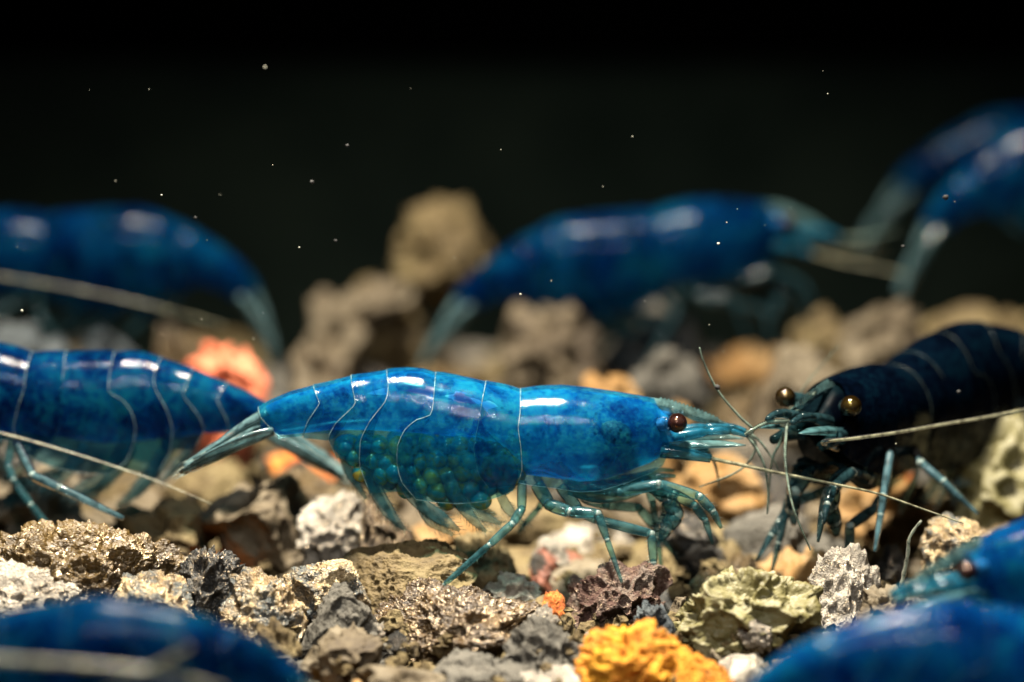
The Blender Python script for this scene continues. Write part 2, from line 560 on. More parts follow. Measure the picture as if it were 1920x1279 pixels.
# ------------------------------------------------------------------ setting: bed, back wall
_gy = np.array([-60, -30, -18, -8, 8, 20, 30, 45, 90], float)
_gz = np.array([-7, -6.5, -4.0, -1.2, -0.6, 1.0, 2.2, 2.6, -2.0], float)


def ground(y):
    return float(np.interp(y, _gy, _gz))


def make_bed():
    nx, ny = 200, 130
    xs = np.linspace(-130, 130, nx)
    ys = np.linspace(-58, 88, ny)
    X, Y = np.meshgrid(xs, ys)
    p = np.stack([X.ravel(), Y.ravel(), np.zeros(X.size)], 1)
    z = np.interp(p[:, 1], _gy, _gz) - 1.9 + 1.1 * fbm(p * 0.35, 4)
    p[:, 2] = z
    f = [(j * nx + i, j * nx + i + 1, (j + 1) * nx + i + 1, (j + 1) * nx + i) for j in range(ny - 1) for i in range(nx - 1)]
    m = rock_mat('dark_grit_bed', [(0.012, 0.011, 0.009), (0.05, 0.042, 0.03), (0.14, 0.12, 0.085)], 0.9, 6, 0.8, pits=0.6)
    tag(link('gravel_bed', mesh_of('gravel_bed', p * MM, f, m)), 'dark fine grit bed showing between the lava stones', 'gravel bed', kind='structure')


make_bed()


def box(name, x0, x1, y0, y1, z0, z1, mat, label, cat):
    v = [(x, y, z) for x in (x0, x1) for y in (y0, y1) for z in (z0, z1)]
    f = [(0, 1, 3, 2), (4, 6, 7, 5), (0, 4, 5, 1), (2, 3, 7, 6), (0, 2, 6, 4), (1, 5, 7, 3)]
    return tag(link(name, mesh_of(name, np.array(v) * MM, f, mat, smooth=False)), label, cat, kind='structure')


wall_m = rock_mat('dark_green_wall', [(0.0045, 0.0075, 0.006), (0.007, 0.011, 0.009), (0.010, 0.015, 0.0115)], 0.03, 0.2, 0.02, rough=0.95, spec=0.0)  # wall green also carries the faint haze of the water, put into its colour
shade_m = plain_mat('black_painted_shade', (0.0005, 0.0005, 0.0005), 1.0, 0.0)
box('back_wall', -160, 160, 90, 93, -20, 19.0, wall_m, 'dark green back wall of the tank', 'tank wall')
box('back_wall_shade', -160, 160, 88.5, 93, 19.003, 90, shade_m, 'black panel standing for the unlit top of the tank wall', 'painted shade')  # added black panel: shade at the top of the wall, done in colour

# ------------------------------------------------------------------ lava stones
_ico = {}


def ico(level):
    if level not in _ico:
        bm = bmesh.new()
        bmesh.ops.create_icosphere(bm, subdivisions=level, radius=1.0)
        bm.verts.ensure_lookup_table()
        v = np.array([x.co[:] for x in bm.verts])
        f = [[w.index for w in fc.verts] for fc in bm.faces]
        bm.free()
        _ico[level] = (v, f)
    return _ico[level]


STYLE = {   # lumps, roughness, facets, craters (n, rmin, rmax, depth), fine roughness
    'crag': dict(lump=0.38, rough=0.20, cuts=7, cr=(34, 0.07, 0.30, 0.30), fine=0.040),
    'smooth': dict(lump=0.42, rough=0.08, cuts=4, cr=(13, 0.14, 0.46, 0.42), fine=0.014),
    'vesicle': dict(lump=0.22, rough=0.05, cuts=3, cr=(110, 0.09, 0.34, 0.40), fine=0.014, steep=0.5),
    'foam': dict(lump=0.28, rough=0.04, cuts=2, cr=(170, 0.055, 0.33, 0.34), fine=0.014, steep=0.45, bias=2.6),
    'pitted': dict(lump=0.22, rough=0.06, cuts=5, cr=(200, 0.018, 0.065, 0.08), fine=0.018, big=3),
    'crumbly': dict(lump=0.32, rough=0.16, cuts=4, cr=(60, 0.04, 0.20, 0.15), fine=0.042),
    'layer': dict(lump=0.26, rough=0.14, cuts=4, cr=(12, 0.15, 0.4, 0.26), fine=0.035, layers=True),
}


def rock_mesh(name, seed, style, level=5, aspect=(1, 1, 0.75)):
    s = STYLE[style]
    r = np.random.default_rng(seed)
    v, f = ico(level)
    q = r.uniform(-60, 60, 3)
    d = v @ np.array(Euler(tuple(r.uniform(0, 6, 3))).to_matrix()).T
    rad = 1 + s['lump'] * 1.5 * fbm(d * 1.15 + q, 3) + s['rough'] * 1.6 * fbm(d * 3.4 + q, 4, ridged=True)
    if s.get('layers'):
        h = d[:, 2] * 5 + 1.2 * fbm(d * 2 + q, 3)
        rad = rad + 0.07 * np.abs((h % 1) - 0.5) * 2 - 0.03
    n, r0, r1, dep = s['cr']
    cand = r.normal(size=(n * 7, 3))
    cand /= np.linalg.norm(cand, axis=1)[:, None]
    cr_ = np.sort(r0 + (r1 - r0) * r.random(n * 7) ** s.get('bias', 1.6))[::-1]
    cs, rr = [], []
    for c, ra in zip(cand, cr_):         # bubbles sit side by side with thin walls between
        if len(cs) >= n:
            break
        if not cs or np.all(np.arccos(np.clip(np.array(cs) @ c, -1, 1)) > 0.86 * (np.array(rr) + ra)):
            cs.append(c)
            rr.append(ra)
    cs, rr = np.array(cs), np.array(rr)
    if s.get('big'):
        k = s['big']
        cs = np.concatenate([cs, (lambda a: a / np.linalg.norm(a, axis=1)[:, None])(r.normal(size=(k, 3)) + [0, -0.8, 0.4])])
        rr = np.concatenate([rr, r.uniform(0.14, 0.2, k)])
    wob = 1 + 0.35 * fbm(d * 4.5 + q[::-1], 3)
    carve = np.zeros(len(d))
    rim = np.zeros(len(d))
    for c, ra in zip(cs, rr):
        t = np.arccos(np.clip(d @ c, -1, 1)) / (ra * wob)
        ins = t < 1
        dd = dep * (ra / r1) ** 0.8 if not s.get('big') else ra * 0.9
        carve[ins] = np.maximum(carve[ins], dd * np.sqrt(np.clip(1 - t[ins] ** 2, 0, 1)) ** s.get('steep', 0.7))
        o = (t >= 0.85) & (t < 1.5)
        rim[o] = np.maximum(rim[o], 0.09 * dd * (1 - np.abs((t[o] - 1.1) / 0.4)).clip(0, 1))
    p = d * rad[:, None]
    for _ in range(s['cuts']):          # broken faces
        nn = r.normal(size=3)
        nn /= np.linalg.norm(nn)
        h = r.uniform(0.55, 0.85)
        e = p @ nn - h
        p = p - np.clip(e, 0, None)[:, None] * nn * 0.82
    asp = np.array(aspect, float)
    asp = asp / np.prod(asp) ** (1 / 3)
    asp = np.clip(asp, 0.5, 2.0)
    p = p * asp
    d = d / asp
    d /= np.linalg.norm(d, axis=1)[:, None]
    p = p - d * ((carve - rim) * 0.85)[:, None]
    fine = fbm(p * 8 + q, 4, gain=0.65) + 0.7 * fbm(p * 21 + q, 2, ridged=True) + (0.5 * fbm(p * 47 + q, 2) if level > 5 else 0)
    p = p + d * (s['fine'] * 1.6 * fine)[:, None]
    ro = np.array(Euler(tuple(r.uniform(-0.5, 0.5, 2)) + (r.uniform(0, 6.28),)).to_matrix())
    if not s.get('layers') and aspect == (1, 1, 0.75):
        p = p @ ro.T
    lo, hi = p.min(0), p.max(0)
    p = (p - (lo + hi) / 2) / ((hi - lo) / 2)
    me = mesh_of(name, p * MM, f, None)
    me.materials.append(RM['tan'])
    return me


def set_mat(o, m):
    o.material_slots[0].link = 'OBJECT'
    o.material_slots[0].material = m


def stone(me, c, half, rot, mat, label, group=None):
    o = link('lava_stone', me)
    o.location = Vector(c) * MM
    o.scale = half
    o.rotation_euler = rot
    set_mat(o, RM[mat])
    tag(o, label, 'stone', group)
    return o


HERO = [
    # x0, x1, ytop, ybottom, Y, colour, style, level, label
    (-60, 400, 966, 1130, -3, 'ochre', 'crumbly', 7, 'wide golden-brown encrusted lava stone under the hindmost leg of the partly hidden blue shrimp'),
    (-40, 172, 1052, 1150, -9, 'pale', 'crumbly', 6, 'pale grey crumbly stone beside the wide golden-brown one'),
    (186, 372, 1074, 1160, -9, 'gold', 'crumbly', 6, 'small golden tan crusty stone in front of the wide golden-brown one'),
    (312, 480, 1018, 1130, -6, 'black', 'crag', 6, 'blue-black jagged stone between golden crusted stones'),
    (400, 582, 1062, 1215, -8, 'gold', 'crumbly', 6, 'yellow and white crusted stone beside the blue-black jagged one'),
    (520, 700, 1042, 1140, -4, 'gold', 'layer', 6, 'white and yellow flaky stone against the pitted tan slab'),
    (552, 732, 1090, 1235, -9, 'grey', 'smooth', 7, 'smooth grey stone with hollows in front of the pitted tan slab'),
    (596, 900, 1014, 1170, -1, 'tan', 'pitted', 7, 'tan slab with many small pits and a round crater'),
    (688, 1034, 1084, 1270, -8, 'brown', 'crumbly', 7, 'large glittering dark brown stone in front of the egg-carrying shrimp'),
    (826, 984, 988, 1105, 3, 'tan', 'crag', 6, 'dark-sided tan craggy stone behind the rear leg of the egg-carrying shrimp'),
    (970, 1128, 1022, 1130, 5, 'pink', 'layer', 6, 'pink-red layered stone under the egg-carrying shrimp'),
    (1008, 1066, 1106, 1170, -3, 'rust', 'crumbly', 5, 'small rust-orange crumb between brown and maroon stones'),
    (1052, 1264, 1048, 1210, -3, 'maroon', 'foam', 7, 'maroon and grey stone full of holes, under a front leg'),
    (1168, 1280, 1126, 1270, -9, 'bluegrey', 'smooth', 6, 'blue-grey stone between the maroon and pale green stones'),
    (1070, 1300, 1156, 1330, -17, 'orange', 'crumbly', 6, 'bright orange stone out of focus in front of the blue-grey one'),
    (1230, 1390, 1215, 1370, -18, 'orange', 'crumbly', 6, 'second bright orange stone, lower, half hidden beside the pale green one'),
    (1250, 1548, 1052, 1300, -9, 'yellowgreen', 'foam', 7, 'pale yellow-green stone riddled with large round holes'),
    (1490, 1668, 1020, 1160, -5, 'pale', 'crumbly', 6, 'whitish crusty stone under a foot of the navy shrimp'),
    (1600, 1730, 1096, 1230, -9, 'beige', 'vesicle', 6, 'beige stone with open cavities beside the whitish crusty stone'),
    (1722, 1880, 962, 1070, 1, 'gold', 'crumbly', 6, 'golden lumpy stone under the outstretched leg of the navy shrimp'),
    (1236, 1366, 955, 1085, 6, 'black', 'crag', 6, 'black craggy stone under the claws of the egg-carrying shrimp'),
    (1352, 1520, 948, 1100, 8, 'grey', 'pitted', 6, 'grey bumpy stone below the feeding claws of the navy shrimp'),
    (1235, 1450, 846, 990, 14, 'peach', 'smooth', 5, 'orange-tan smooth stone below the antennae of the egg-carrying shrimp'),
    (372, 590, 888, 1080, 7, 'beige', 'smooth', 6, 'large smooth beige-grey stone below the tail fan of the egg-carrying shrimp'),
    (556, 700, 918, 1040, 5, 'pale', 'crag', 6, 'shiny pale and black stone behind the pitted tan slab'),
    (650, 800, 922, 1050, 4, 'brown', 'crag', 6, 'reddish-brown glittering stone under the swimmerets'),
    (-40, 190, 866, 1020, 9, 'beige', 'smooth', 6, 'beige hollowed stone below the partly hidden blue shrimp'),
    (190, 410, 928, 1030, 8, 'tan', 'smooth', 6, 'brown-grey stone behind the wide golden-brown one'),
    (316, 506, 636, 800, 24, 'red', 'vesicle', 6, 'bright orange-red stone behind the egg-carrying shrimp'),
    (730, 926, 372, 600, 44, 'tan', 'crag', 5, 'tall tan boulder rising against the dark wall'),
    (555, 690, 540, 680, 38, 'beige', 'smooth', 5, 'rounded beige stone beside the tall tan boulder'),
    (640, 800, 520, 640, 42, 'tan', 'smooth', 5, 'low tan stone at the foot of the tall tan boulder'),
    (295, 420, 596, 700, 34, 'ochre', 'smooth', 5, 'small ochre stone behind the bright orange-red one'),
    (930, 1130, 560, 720, 34, 'beige', 'vesicle', 5, 'hollowed beige stone under the tail of the far rising shrimp'),
    (1120, 1330, 560, 690, 40, 'grey', 'smooth', 5, 'grey rounded stone under the far rising shrimp'),
    (1090, 1215, 698, 800, 20, 'peach', 'smooth', 5, 'peach stone just behind the back of the egg-carrying shrimp'),
    (1140, 1330, 650, 770, 26, 'grey', 'vesicle', 5, 'grey holed stone behind the peach one'),
    (1228, 1300, 745, 830, 18, 'peach', 'smooth', 5, 'small peach stone behind the brown eye'),
    (1400, 1580, 640, 800, 25, 'beige', 'smooth', 5, 'beige stone behind the eyes of the navy shrimp'),
    (1540, 1740, 560, 690, 36, 'beige', 'vesicle', 5, 'pale hollowed stone beyond the back of the navy shrimp'),
    (1480, 1600, 575, 690, 36, 'tan', 'smooth', 5, 'tan stone beside the pale hollowed one'),
    (1700, 1960, 565, 720, 38, 'tan', 'smooth', 5, 'broad tan stone behind the navy shrimp'),
    (1770, 1990, 770, 960, 10, 'yellowgreen', 'vesicle', 5, 'lumpy yellowish stone below the belly of the navy shrimp'),
    (1560, 1760, 900, 1020, 12, 'peach', 'smooth', 5, 'peach slab beneath the navy shrimp'),
    (540, 660, 640, 790, 26, 'beige', 'smooth', 5, 'pale stone beside the bright orange-red one'),
    (-60, 130, 600, 760, 30, 'bluegrey', 'crag', 5, 'blue-grey craggy stone behind the partly hidden blue shrimp'),
    (120, 290, 608, 720, 33, 'bluegrey', 'crag', 5, 'second blue-grey craggy stone, next to the ochre one'),
    (640, 850, 1235, 1400, -17, 'beige', 'smooth', 5, 'blurred beige stone in front of the large glittering one'),
    (780, 1010, 1225, 1380, -16, 'grey', 'crag', 6, 'grey stone with a white face in front of the large glittering one'),
    (940, 1110, 1150, 1300, -13, 'grey', 'crag', 6, 'rough grey stone beside the bright orange one'),
    (560, 720, 1170, 1320, -14, 'beige', 'smooth', 6, 'low beige stone below the smooth grey one'),
    (1380, 1560, 1225, 1380, -14, 'tan', 'vesicle', 6, 'tan holed stone in front of the pale yellow-green one'),
]


def build_heroes():
    for i, (x0, x1, y0, y1, Y, col, sty, lev, lab) in enumerate(HERO):
        Y = Y * 0.62 if Y < 0 else Y
        c = P((x0 + x1) / 2, (y0 + y1) / 2, Y)
        k = pxscale(Y)
        hx, hz = (x1 - x0) / 2 * k, (y1 - y0) / 2 * k
        hy = min(max(0.8 * hx, 0.9 * hz), 5.0)
        top = c[2] + hz
        bot = min(c[2] - hz, ground(Y) - (2.6 if Y < 6 else 1.0))
        bot = max(bot, top - 2 * hz * 1.8)
        if (y1 - y0) > 200 and Y > 40:
            bot = c[2] - hz
        zc, hz = (top + bot) / 2, (top - bot) / 2
        me = rock_mesh('lava_stone', 100 + i * 7, sty, lev, (hx, hy, hz))
        stone(me, (c[0], Y + 0.0, zc), (hx, hy, hz), (0, 0, 0), col, lab)


build_heroes()
stone(rock_mesh('lava_stone', 777, 'smooth', 5), P(690, 570, 40), (2.8, 1.6, 1.2), (0, math.radians(-30), 0), 'beige', 'long pale stone leaning against the tall tan boulder')

COLOUR_WORD = {'tan': 'tan-brown', 'beige': 'beige', 'grey': 'mid-grey', 'black': 'black', 'ochre': 'ochre', 'pale': 'whitish', 'rust': 'rust-red', 'peach': 'peach'}
STYLE_WORD = {'crag': 'craggy', 'smooth': 'smooth hollowed', 'vesicle': 'holed', 'crumbly': 'crumbly', 'pitted': 'finely pitted', 'layer': 'layered'}


def zone(y):
    if y < -10:
        return 'bedded among the foreground stones'
    if y < 6:
        return 'bedded under the egg-carrying shrimp and its neighbours'
    if y < 28:
        return 'in the bed just behind the egg-carrying shrimp'
    return 'in the far bed towards the dark wall'


def build_fill():
    protos = []
    stys = ['crag', 'smooth', 'vesicle', 'crumbly', 'smooth', 'crag', 'pitted', 'vesicle', 'layer', 'smooth', 'crumbly', 'vesicle']
    for i, sty in enumerate(stys):
        protos.append(rock_mesh('lava_stone', 900 + i * 13, sty, 5))
    r = np.random.default_rng(5)
    names = ['tan', 'beige', 'grey', 'black', 'ochre', 'pale', 'rust', 'peach']
    prob = np.array([.25, .15, .18, .15, .14, .06, .03, .05])
    prob /= prob.sum()
    y = -24.0
    while y < 66:
        step = 5.0 if y < 45 else 6.5
        halfw = 19 + (y + 30) * 0.155
        x = -halfw
        while x < halfw:
            px, py = x + r.uniform(-1.6, 1.6), y + r.uniform(-1.6, 1.6)
            s = r.uniform(1.7, 3.4) * (1.0 if y < 40 else 1.25)
            hz = s * r.uniform(0.6, 0.9)
            top = ground(py) + r.uniform(0.1, 1.2) + (0.6 if py > 14 else 0)
            if -14 < py < 4:
                top = ground(py) + r.uniform(-0.6, 0.25)
            col = names[r.choice(len(names), p=prob)]
            k = int(r.integers(len(protos)))
            lab = '%s %s %s stone %s' % ('large' if s > 2.9 else 'small' if s < 2.2 else 'medium', STYLE_WORD[stys[k]], COLOUR_WORD[col], zone(py))
            stone(protos[k], (px, py, top - hz), (s * r.uniform(0.85, 1.25), s, hz), (r.uniform(-.3, .3), r.uniform(-.3, .3), r.uniform(0, 6.28)),
                  col, lab, lab.replace(' stone ', ' stones '))
            x += step * r.uniform(0.85, 1.15)
        y += step * 0.92


build_fill()


def build_grit():
    r = np.random.default_rng(21)
    v0, f0 = ico(2)
    V, F = [], []
    for k in range(1500):
        Y = r.uniform(-20, 30)
        X = r.uniform(-30, 30)
        s = r.uniform(0.12, 0.42)
        rad = 1 + 0.5 * r.uniform(-1, 1, len(v0))
        q = v0 * rad[:, None] * s * r.uniform(0.6, 1.2, 3) + [X, Y, ground(Y) + r.uniform(-0.6, 0.3)]
        F += [[a + len(V) * len(v0) for a in f] for f in f0]
        V.append(q)
    o = link('loose_grit', mesh_of('loose_grit', np.concatenate(V) * MM, F, RM['tan'], smooth=False))
    tag(o, 'fine tan grit scattered between the lava stones', 'grit', kind='stuff')


build_grit()


def build_chips():
    r = np.random.default_rng(77)
    stys = ['crag', 'crumbly', 'vesicle', 'smooth']
    protos = [rock_mesh('lava_stone', 1500 + i, st, 5) for i, st in enumerate(stys)]
    names = ['tan', 'grey', 'black', 'ochre', 'pale', 'rust', 'beige']
    for k in range(60):
        Y = r.uniform(-10, 24)
        X = r.uniform(-23, 23)
        h = r.uniform(0.45, 1.15)
        c = names[r.choice(7, p=[.24, .2, .18, .16, .08, .05, .09])]
        q = int(r.integers(4))
        lab = 'tiny %s %s stone chip %s' % (STYLE_WORD[stys[q]], COLOUR_WORD[c], zone(Y))
        stone(protos[q], (X, Y, ground(Y) + r.uniform(-0.1, 0.5)), (h * 1.2, h, h * 0.8), tuple(r.uniform(0, 6.28, 3)), c, lab, lab.replace(' chip ', ' chips '))


build_chips()

# ------------------------------------------------------------------ shrimps
def pl(pts):
    a = np.array(sorted(pts), float)
    return lambda x: np.interp(x, a[:, 0], a[:, 1])


DORSAL = pl([(440, 795), (483, 764), (503, 750), (545, 732), (587, 721), (600, 718), (630, 710), (658, 703), (672, 700), (700, 696), (725, 692), (740, 689), (765, 687), (795, 690),
             (817, 697), (830, 697), (849, 700), (886, 708), (911, 714), (925, 715), (950, 720), (976, 728), (985, 727), (1000, 724), (1019, 722), (1056, 721), (1099, 725), (1152, 733), (1200, 741), (1227, 746), (1260, 753)])
HALFW = pl([(440, 12), (480, 18), (520, 25), (587, 37), (660, 50), (725, 62), (817, 73), (911, 75), (976, 73), (1050, 80), (1120, 78), (1180, 67), (1230, 50), (1260, 42)])
HEIGHT = pl([(440, 36), (480, 44), (523, 60), (587, 92), (615, 112), (660, 150), (690, 190), (750, 218), (860, 228), (950, 195), (976, 182), (1085, 192), (1180, 160), (1250, 118)])


def lateral(px, py):
    h = np.clip((py - DORSAL(px)) / HEIGHT(px), 0, 1.2)
    g = np.where(h < 0.5, np.sqrt(np.clip(1 - (1 - h / 0.5) ** 2, 0, 1)), 1 - 0.14 * ((h - 0.5) / 0.5) ** 2)
    return HALFW(px) * g, h


def resample(poly, t):
    a = np.array(poly, float)
    d = np.concatenate([[0], np.cumsum(np.linalg.norm(np.diff(a, axis=0), axis=1))])
    d /= d[-1]
    # smooth (Catmull-Rom like) through cubic-ish oversampling
    return np.stack([np.interp(t, d, a[:, 0]), np.interp(t, d, a[:, 1])], 1)


def smooth_poly(poly, n=60, it=6):
    q = resample(poly, np.linspace(0, 1, n))
    for _ in range(it):
        q[1:-1] = 0.25 * q[:-2] + 0.5 * q[1:-1] + 0.25 * q[2:]
    return q


def spline3(pts, n):
    a = np.array(pts, float)
    k = len(a)
    if k == 2:
        t = np.linspace(0, 1, n)[:, None]
        return a[0] * (1 - t) + a[1] * t
    e = np.concatenate([[2 * a[0] - a[1]], a, [2 * a[-1] - a[-2]]])
    seg = np.linalg.norm(np.diff(a, axis=0), axis=1)
    d = np.concatenate([[0], np.cumsum(seg)])
    out = []
    for s in np.linspace(0, d[-1], n):
        i = min(np.searchsorted(d, s, 'right') - 1, k - 2)
        t = (s - d[i]) / seg[i]
        p0, p1, p2, p3 = e[i], e[i + 1], e[i + 2], e[i + 3]
        out.append(0.5 * (2 * p1 + (p2 - p0) * t + (2 * p0 - 5 * p1 + 4 * p2 - p3) * t ** 2 + (3 * p1 - p0 - 3 * p2 + p3) * t ** 3))
    return np.array(out)


def tube(pts, ra, rb=None, ns=8, ref=(0, 0, 1)):
    """pts (n,3); ra radius across `ref`'s normal plane, rb radius along ref"""
    pts = np.asarray(pts, float)
    n = len(pts)
    ra = np.broadcast_to(np.asarray(ra, float), (n,))
    rb = ra if rb is None else np.broadcast_to(np.asarray(rb, float), (n,))
    t = np.gradient(pts, axis=0)
    t /= np.linalg.norm(t, axis=1)[:, None] + 1e-12
    ref = np.asarray(ref, float)
    nn = np.cross(t, ref)
    bad = np.linalg.norm(nn, axis=1) < 1e-3
    nn[bad] = np.cross(t[bad], [0.3, 0.9, 0.1])
    nn /= np.linalg.norm(nn, axis=1)[:, None]
    bb = np.cross(nn, t)
    ang = np.linspace(0, 2 * math.pi, ns, endpoint=False)
    V = pts[:, None, :] + nn[:, None, :] * (ra[:, None] * np.cos(ang))[:, :, None] + bb[:, None, :] * (rb[:, None] * np.sin(ang))[:, :, None]
    V = V.reshape(-1, 3)
    F = [(i * ns + j, i * ns + (j + 1) % ns, (i + 1) * ns + (j + 1) % ns, (i + 1) * ns + j) for i in range(n - 1) for j in range(ns)]
    F.append(tuple(range(ns - 1, -1, -1)))
    F.append(tuple((n - 1) * ns + j for j in range(ns)))
    return V, F


def join(parts):
    V, F, o = [], [], 0
    for v, f in parts:
        V.append(v)
        F += [tuple(i + o for i in q) for q in f]
        o += len(v)
    return np.concatenate(V), F


SEG = [  # front edge, rear edge, rank, optional lower edge
    ('carapace', [(1227, 746), (1239, 768), (1237, 783), (1245, 800), (1254, 820), (1251, 846), (1243, 866)],
     [(976, 728), (975, 766), (971, 790), (977, 830), (979, 873), (971, 894)], 1.5,
     pl([(971, 894), (992, 899), (1046, 905), (1085, 912), (1125, 910), (1165, 899), (1185, 892), (1220, 880), (1243, 866)]), 30),
    ('abdomen_segment', [(976, 728), (975, 766), (971, 790), (977, 830), (978, 873), (966, 900)], [(911, 714), (905, 740), (898, 781), (888, 830), (898, 880), (918, 905)], 0.4, None, 8),
    ('abdomen_segment', [(911, 714), (906, 740), (900, 772), (914, 796), (950, 830), (975, 870), (962, 910)], [(817, 697), (814, 740), (811, 768), (780, 776), (758, 797), (746, 826), (745, 858), (752, 894), (781, 928)], 2.0,
     pl([(781, 928), (820, 933), (860, 935), (905, 931), (935, 922), (962, 910)]), 14),
    ('abdomen_segment', [(817, 697), (814, 740), (811, 768), (790, 800), (775, 860), (790, 910)], [(725, 692), (730, 722), (725, 744), (696, 779), (677, 815), (674, 865), (694, 919)], 1.2, None, 12),
    ('abdomen_segment', [(725, 692), (730, 722), (725, 744), (705, 790), (698, 830), (692, 866)], [(658, 703), (662, 722), (669, 750), (630, 787), (615, 815), (632, 854)], 0.7, None, 10),
    ('abdomen_segment', [(658, 703), (662, 722), (669, 750), (648, 790), (628, 815), (613, 820)], [(587, 721), (601, 751), (578, 784), (569, 808), (571, 817)], 0.3, None, 10),
    ('abdomen_segment', [(587, 721), (600, 751), (582, 790), (568, 813)], [(483, 764), (489, 781), (500, 793), (515, 808), (523, 820)], 0.0, None, 12),
]

# legs: (photo-pixel polyline, lateral start, lateral end, radii); negative lateral = side towards the viewer
LEGS = [
    ('walking_leg', [(979, 894), (978, 946), (961, 970), (918, 1008), (833, 1081), (787, 1102)], -52, -120, [10, 9.5, 9, 8, 5.5, 2], 5),
    ('walking_leg', [(1005, 900), (1030, 938), (1068, 950), (1120, 951), (1137, 998), (1166, 1081)], -50, -100, [15, 14, 13, 10.5, 7, 3], 4),
    ('walking_leg', [(1050, 905), (1085, 950), (1122, 969), (1221, 993), (1225, 1047), (1224, 1098)], -45, -70, [13, 12, 11, 10, 8.5, 5], 4),
    ('claw_leg', [(1100, 905), (1160, 915), (1234, 899), (1310, 921), (1335, 948), (1351, 980)], -50, -75, [11, 12, 12, 10, 9, 3.5], 3),
    ('claw_leg', [(1120, 905), (1205, 905), (1263, 920), (1302, 941), (1322, 968), (1336, 1014)], -38, -60, [11, 12, 12, 10, 8, 3], 3),
    ('claw_leg', [(1140, 905), (1218, 905), (1250, 930), (1268, 960), (1250, 985), (1238, 1010)], -30, -45, [10, 12, 16, 19, 17, 6], 3),
    ('walking_leg', [(1005, 900), (1026, 945), (1010, 972), (985, 1003), (971, 1024)], 50, 100, [9, 8, 7, 6, 3], 2),
    ('walking_leg', [(1060, 905), (1100, 950), (1138, 961), (1202, 968), (1232, 1005), (1245, 1028), (1279, 1072)], 45, 85, [11, 11, 11, 11, 9, 8, 3], 4),
    ('walking_leg', [(1090, 905), (1160, 930), (1216, 910), (1229, 960), (1240, 1040), (1246, 1090)], 45, 70, [10, 10, 9, 9, 7, 3], 4),
    ('claw_leg', [(1130, 905), (1210, 908), (1262, 945), (1256, 975), (1236, 1005)], 25, 40, [9, 11, 15, 14, 5], 3),
]
MAXIL = [([(1065, 915), (1120, 926), (1170, 920), (1218, 903), (1250, 905)], -44, [8, 13, 13, 11, 6]),
         ([(1060, 900), (1120, 913), (1180, 905), (1240, 888), (1267, 890)], -30, [6, 8, 8, 6, 3])]
PLEO = [
    ([(640, 845), (660, 890), (686, 932)], [5, 9, 3], -42), ([(680, 850), (700, 905), (728, 955), (760, 992)], [12, 14, 13, 3], -52),
    ([(672, 862), (705, 920), (745, 985)], [7, 9, 3], -44),
    ([(748, 870), (764, 908), (784, 934), (820, 962), (862, 990)], [10, 13, 13, 14, 3], -62), ([(784, 934), (806, 970), (850, 1000)], [8, 11, 3], -56),
    ([(836, 880), (852, 918), (873, 950), (893, 975), (912, 992)], [12, 15, 13, 9, 3], -66), ([(873, 948), (905, 962), (940, 978)], [8, 10, 3], -60),
    ([(930, 905), (952, 950), (985, 985)], [8, 10, 3], -40),
]
_er = np.random.default_rng(8)
EGGS = []
for _l in (-46, -8, 30):
    for _r, _y in enumerate(range(832, 960, 27)):
        for _x in range(650, 975, 31):
            _x2 = _x + (15 if _r % 2 else 0) + _er.uniform(-6, 6)
            _lo = np.interp(_x2, [640, 690, 760, 850, 940, 985], [858, 892, 925, 942, 934, 895])
            if _y < _lo + 4 and _x2 < 985:
                EGGS.append((_x2, min(_y + _er.uniform(-5, 5), _lo), _l + _er.uniform(-6, 6)))


def UV(px, py, lat=0.0):
    px = np.asarray(px, float)
    return np.stack([(px - 950) * SC, (800 - np.asarray(py, float)) * SC, np.broadcast_to(np.asarray(lat, float) * SC, px.shape)], -1)


class Pose:
    """bends the straight side-view shrimp and sets it into the tank (mm)"""

    def __init__(s, at, ref=(950, 800), yaw=0.0, pitch=0.0, roll=0.0, scale=1.0, bend=(), sway=()):
        g = np.linspace(-24, 24, 961)
        s.g = g
        kb = np.interp(g, [b[0] for b in bend], [b[1] for b in bend]) if bend else np.zeros_like(g)
        ks = np.interp(g, [b[0] for b in sway], [b[1] for b in sway]) if sway else np.zeros_like(g)
        dg = g[1] - g[0]
        u0 = (ref[0] - 950) * SC
        i0 = np.argmin(np.abs(g - u0))
        th = np.cumsum(kb) * dg
        ps = np.cumsum(ks) * dg
        s.th, s.ps = th - th[i0], ps - ps[i0]
        c = np.cumsum(np.stack([np.cos(s.th) * np.cos(s.ps), np.cos(s.th) * np.sin(s.ps), np.sin(s.th)], 1), 0) * dg
        s.c = c - c[i0]
        s.at = np.array(at, float)
        s.v0 = (800 - ref[1]) * SC
        s.scale = scale
        s.R = np.array(Euler((0, 0, yaw)).to_matrix() @ Euler((0, -pitch, 0)).to_matrix() @ Euler((roll, 0, 0)).to_matrix())

    def __call__(s, q):
        q = np.asarray(q, float).reshape(-1, 3)
        u, v, y = q[:, 0], q[:, 1], q[:, 2]
        uc = np.clip(u, s.g[0], s.g[-1])
        th, ps = np.interp(uc, s.g, s.th), np.interp(uc, s.g, s.ps)
        c = np.stack([np.interp(uc, s.g, s.c[:, k]) for k in range(3)], 1)
        n = np.stack([-np.sin(th) * np.cos(ps), -np.sin(th) * np.sin(ps), np.cos(th)], 1)
        b = np.stack([-np.sin(ps), np.cos(ps), np.zeros_like(ps)], 1)
        w = c + n * v[:, None] + b * y[:, None] - np.array([0, 0, s.v0])
        return (w * s.scale) @ s.R.T + s.at


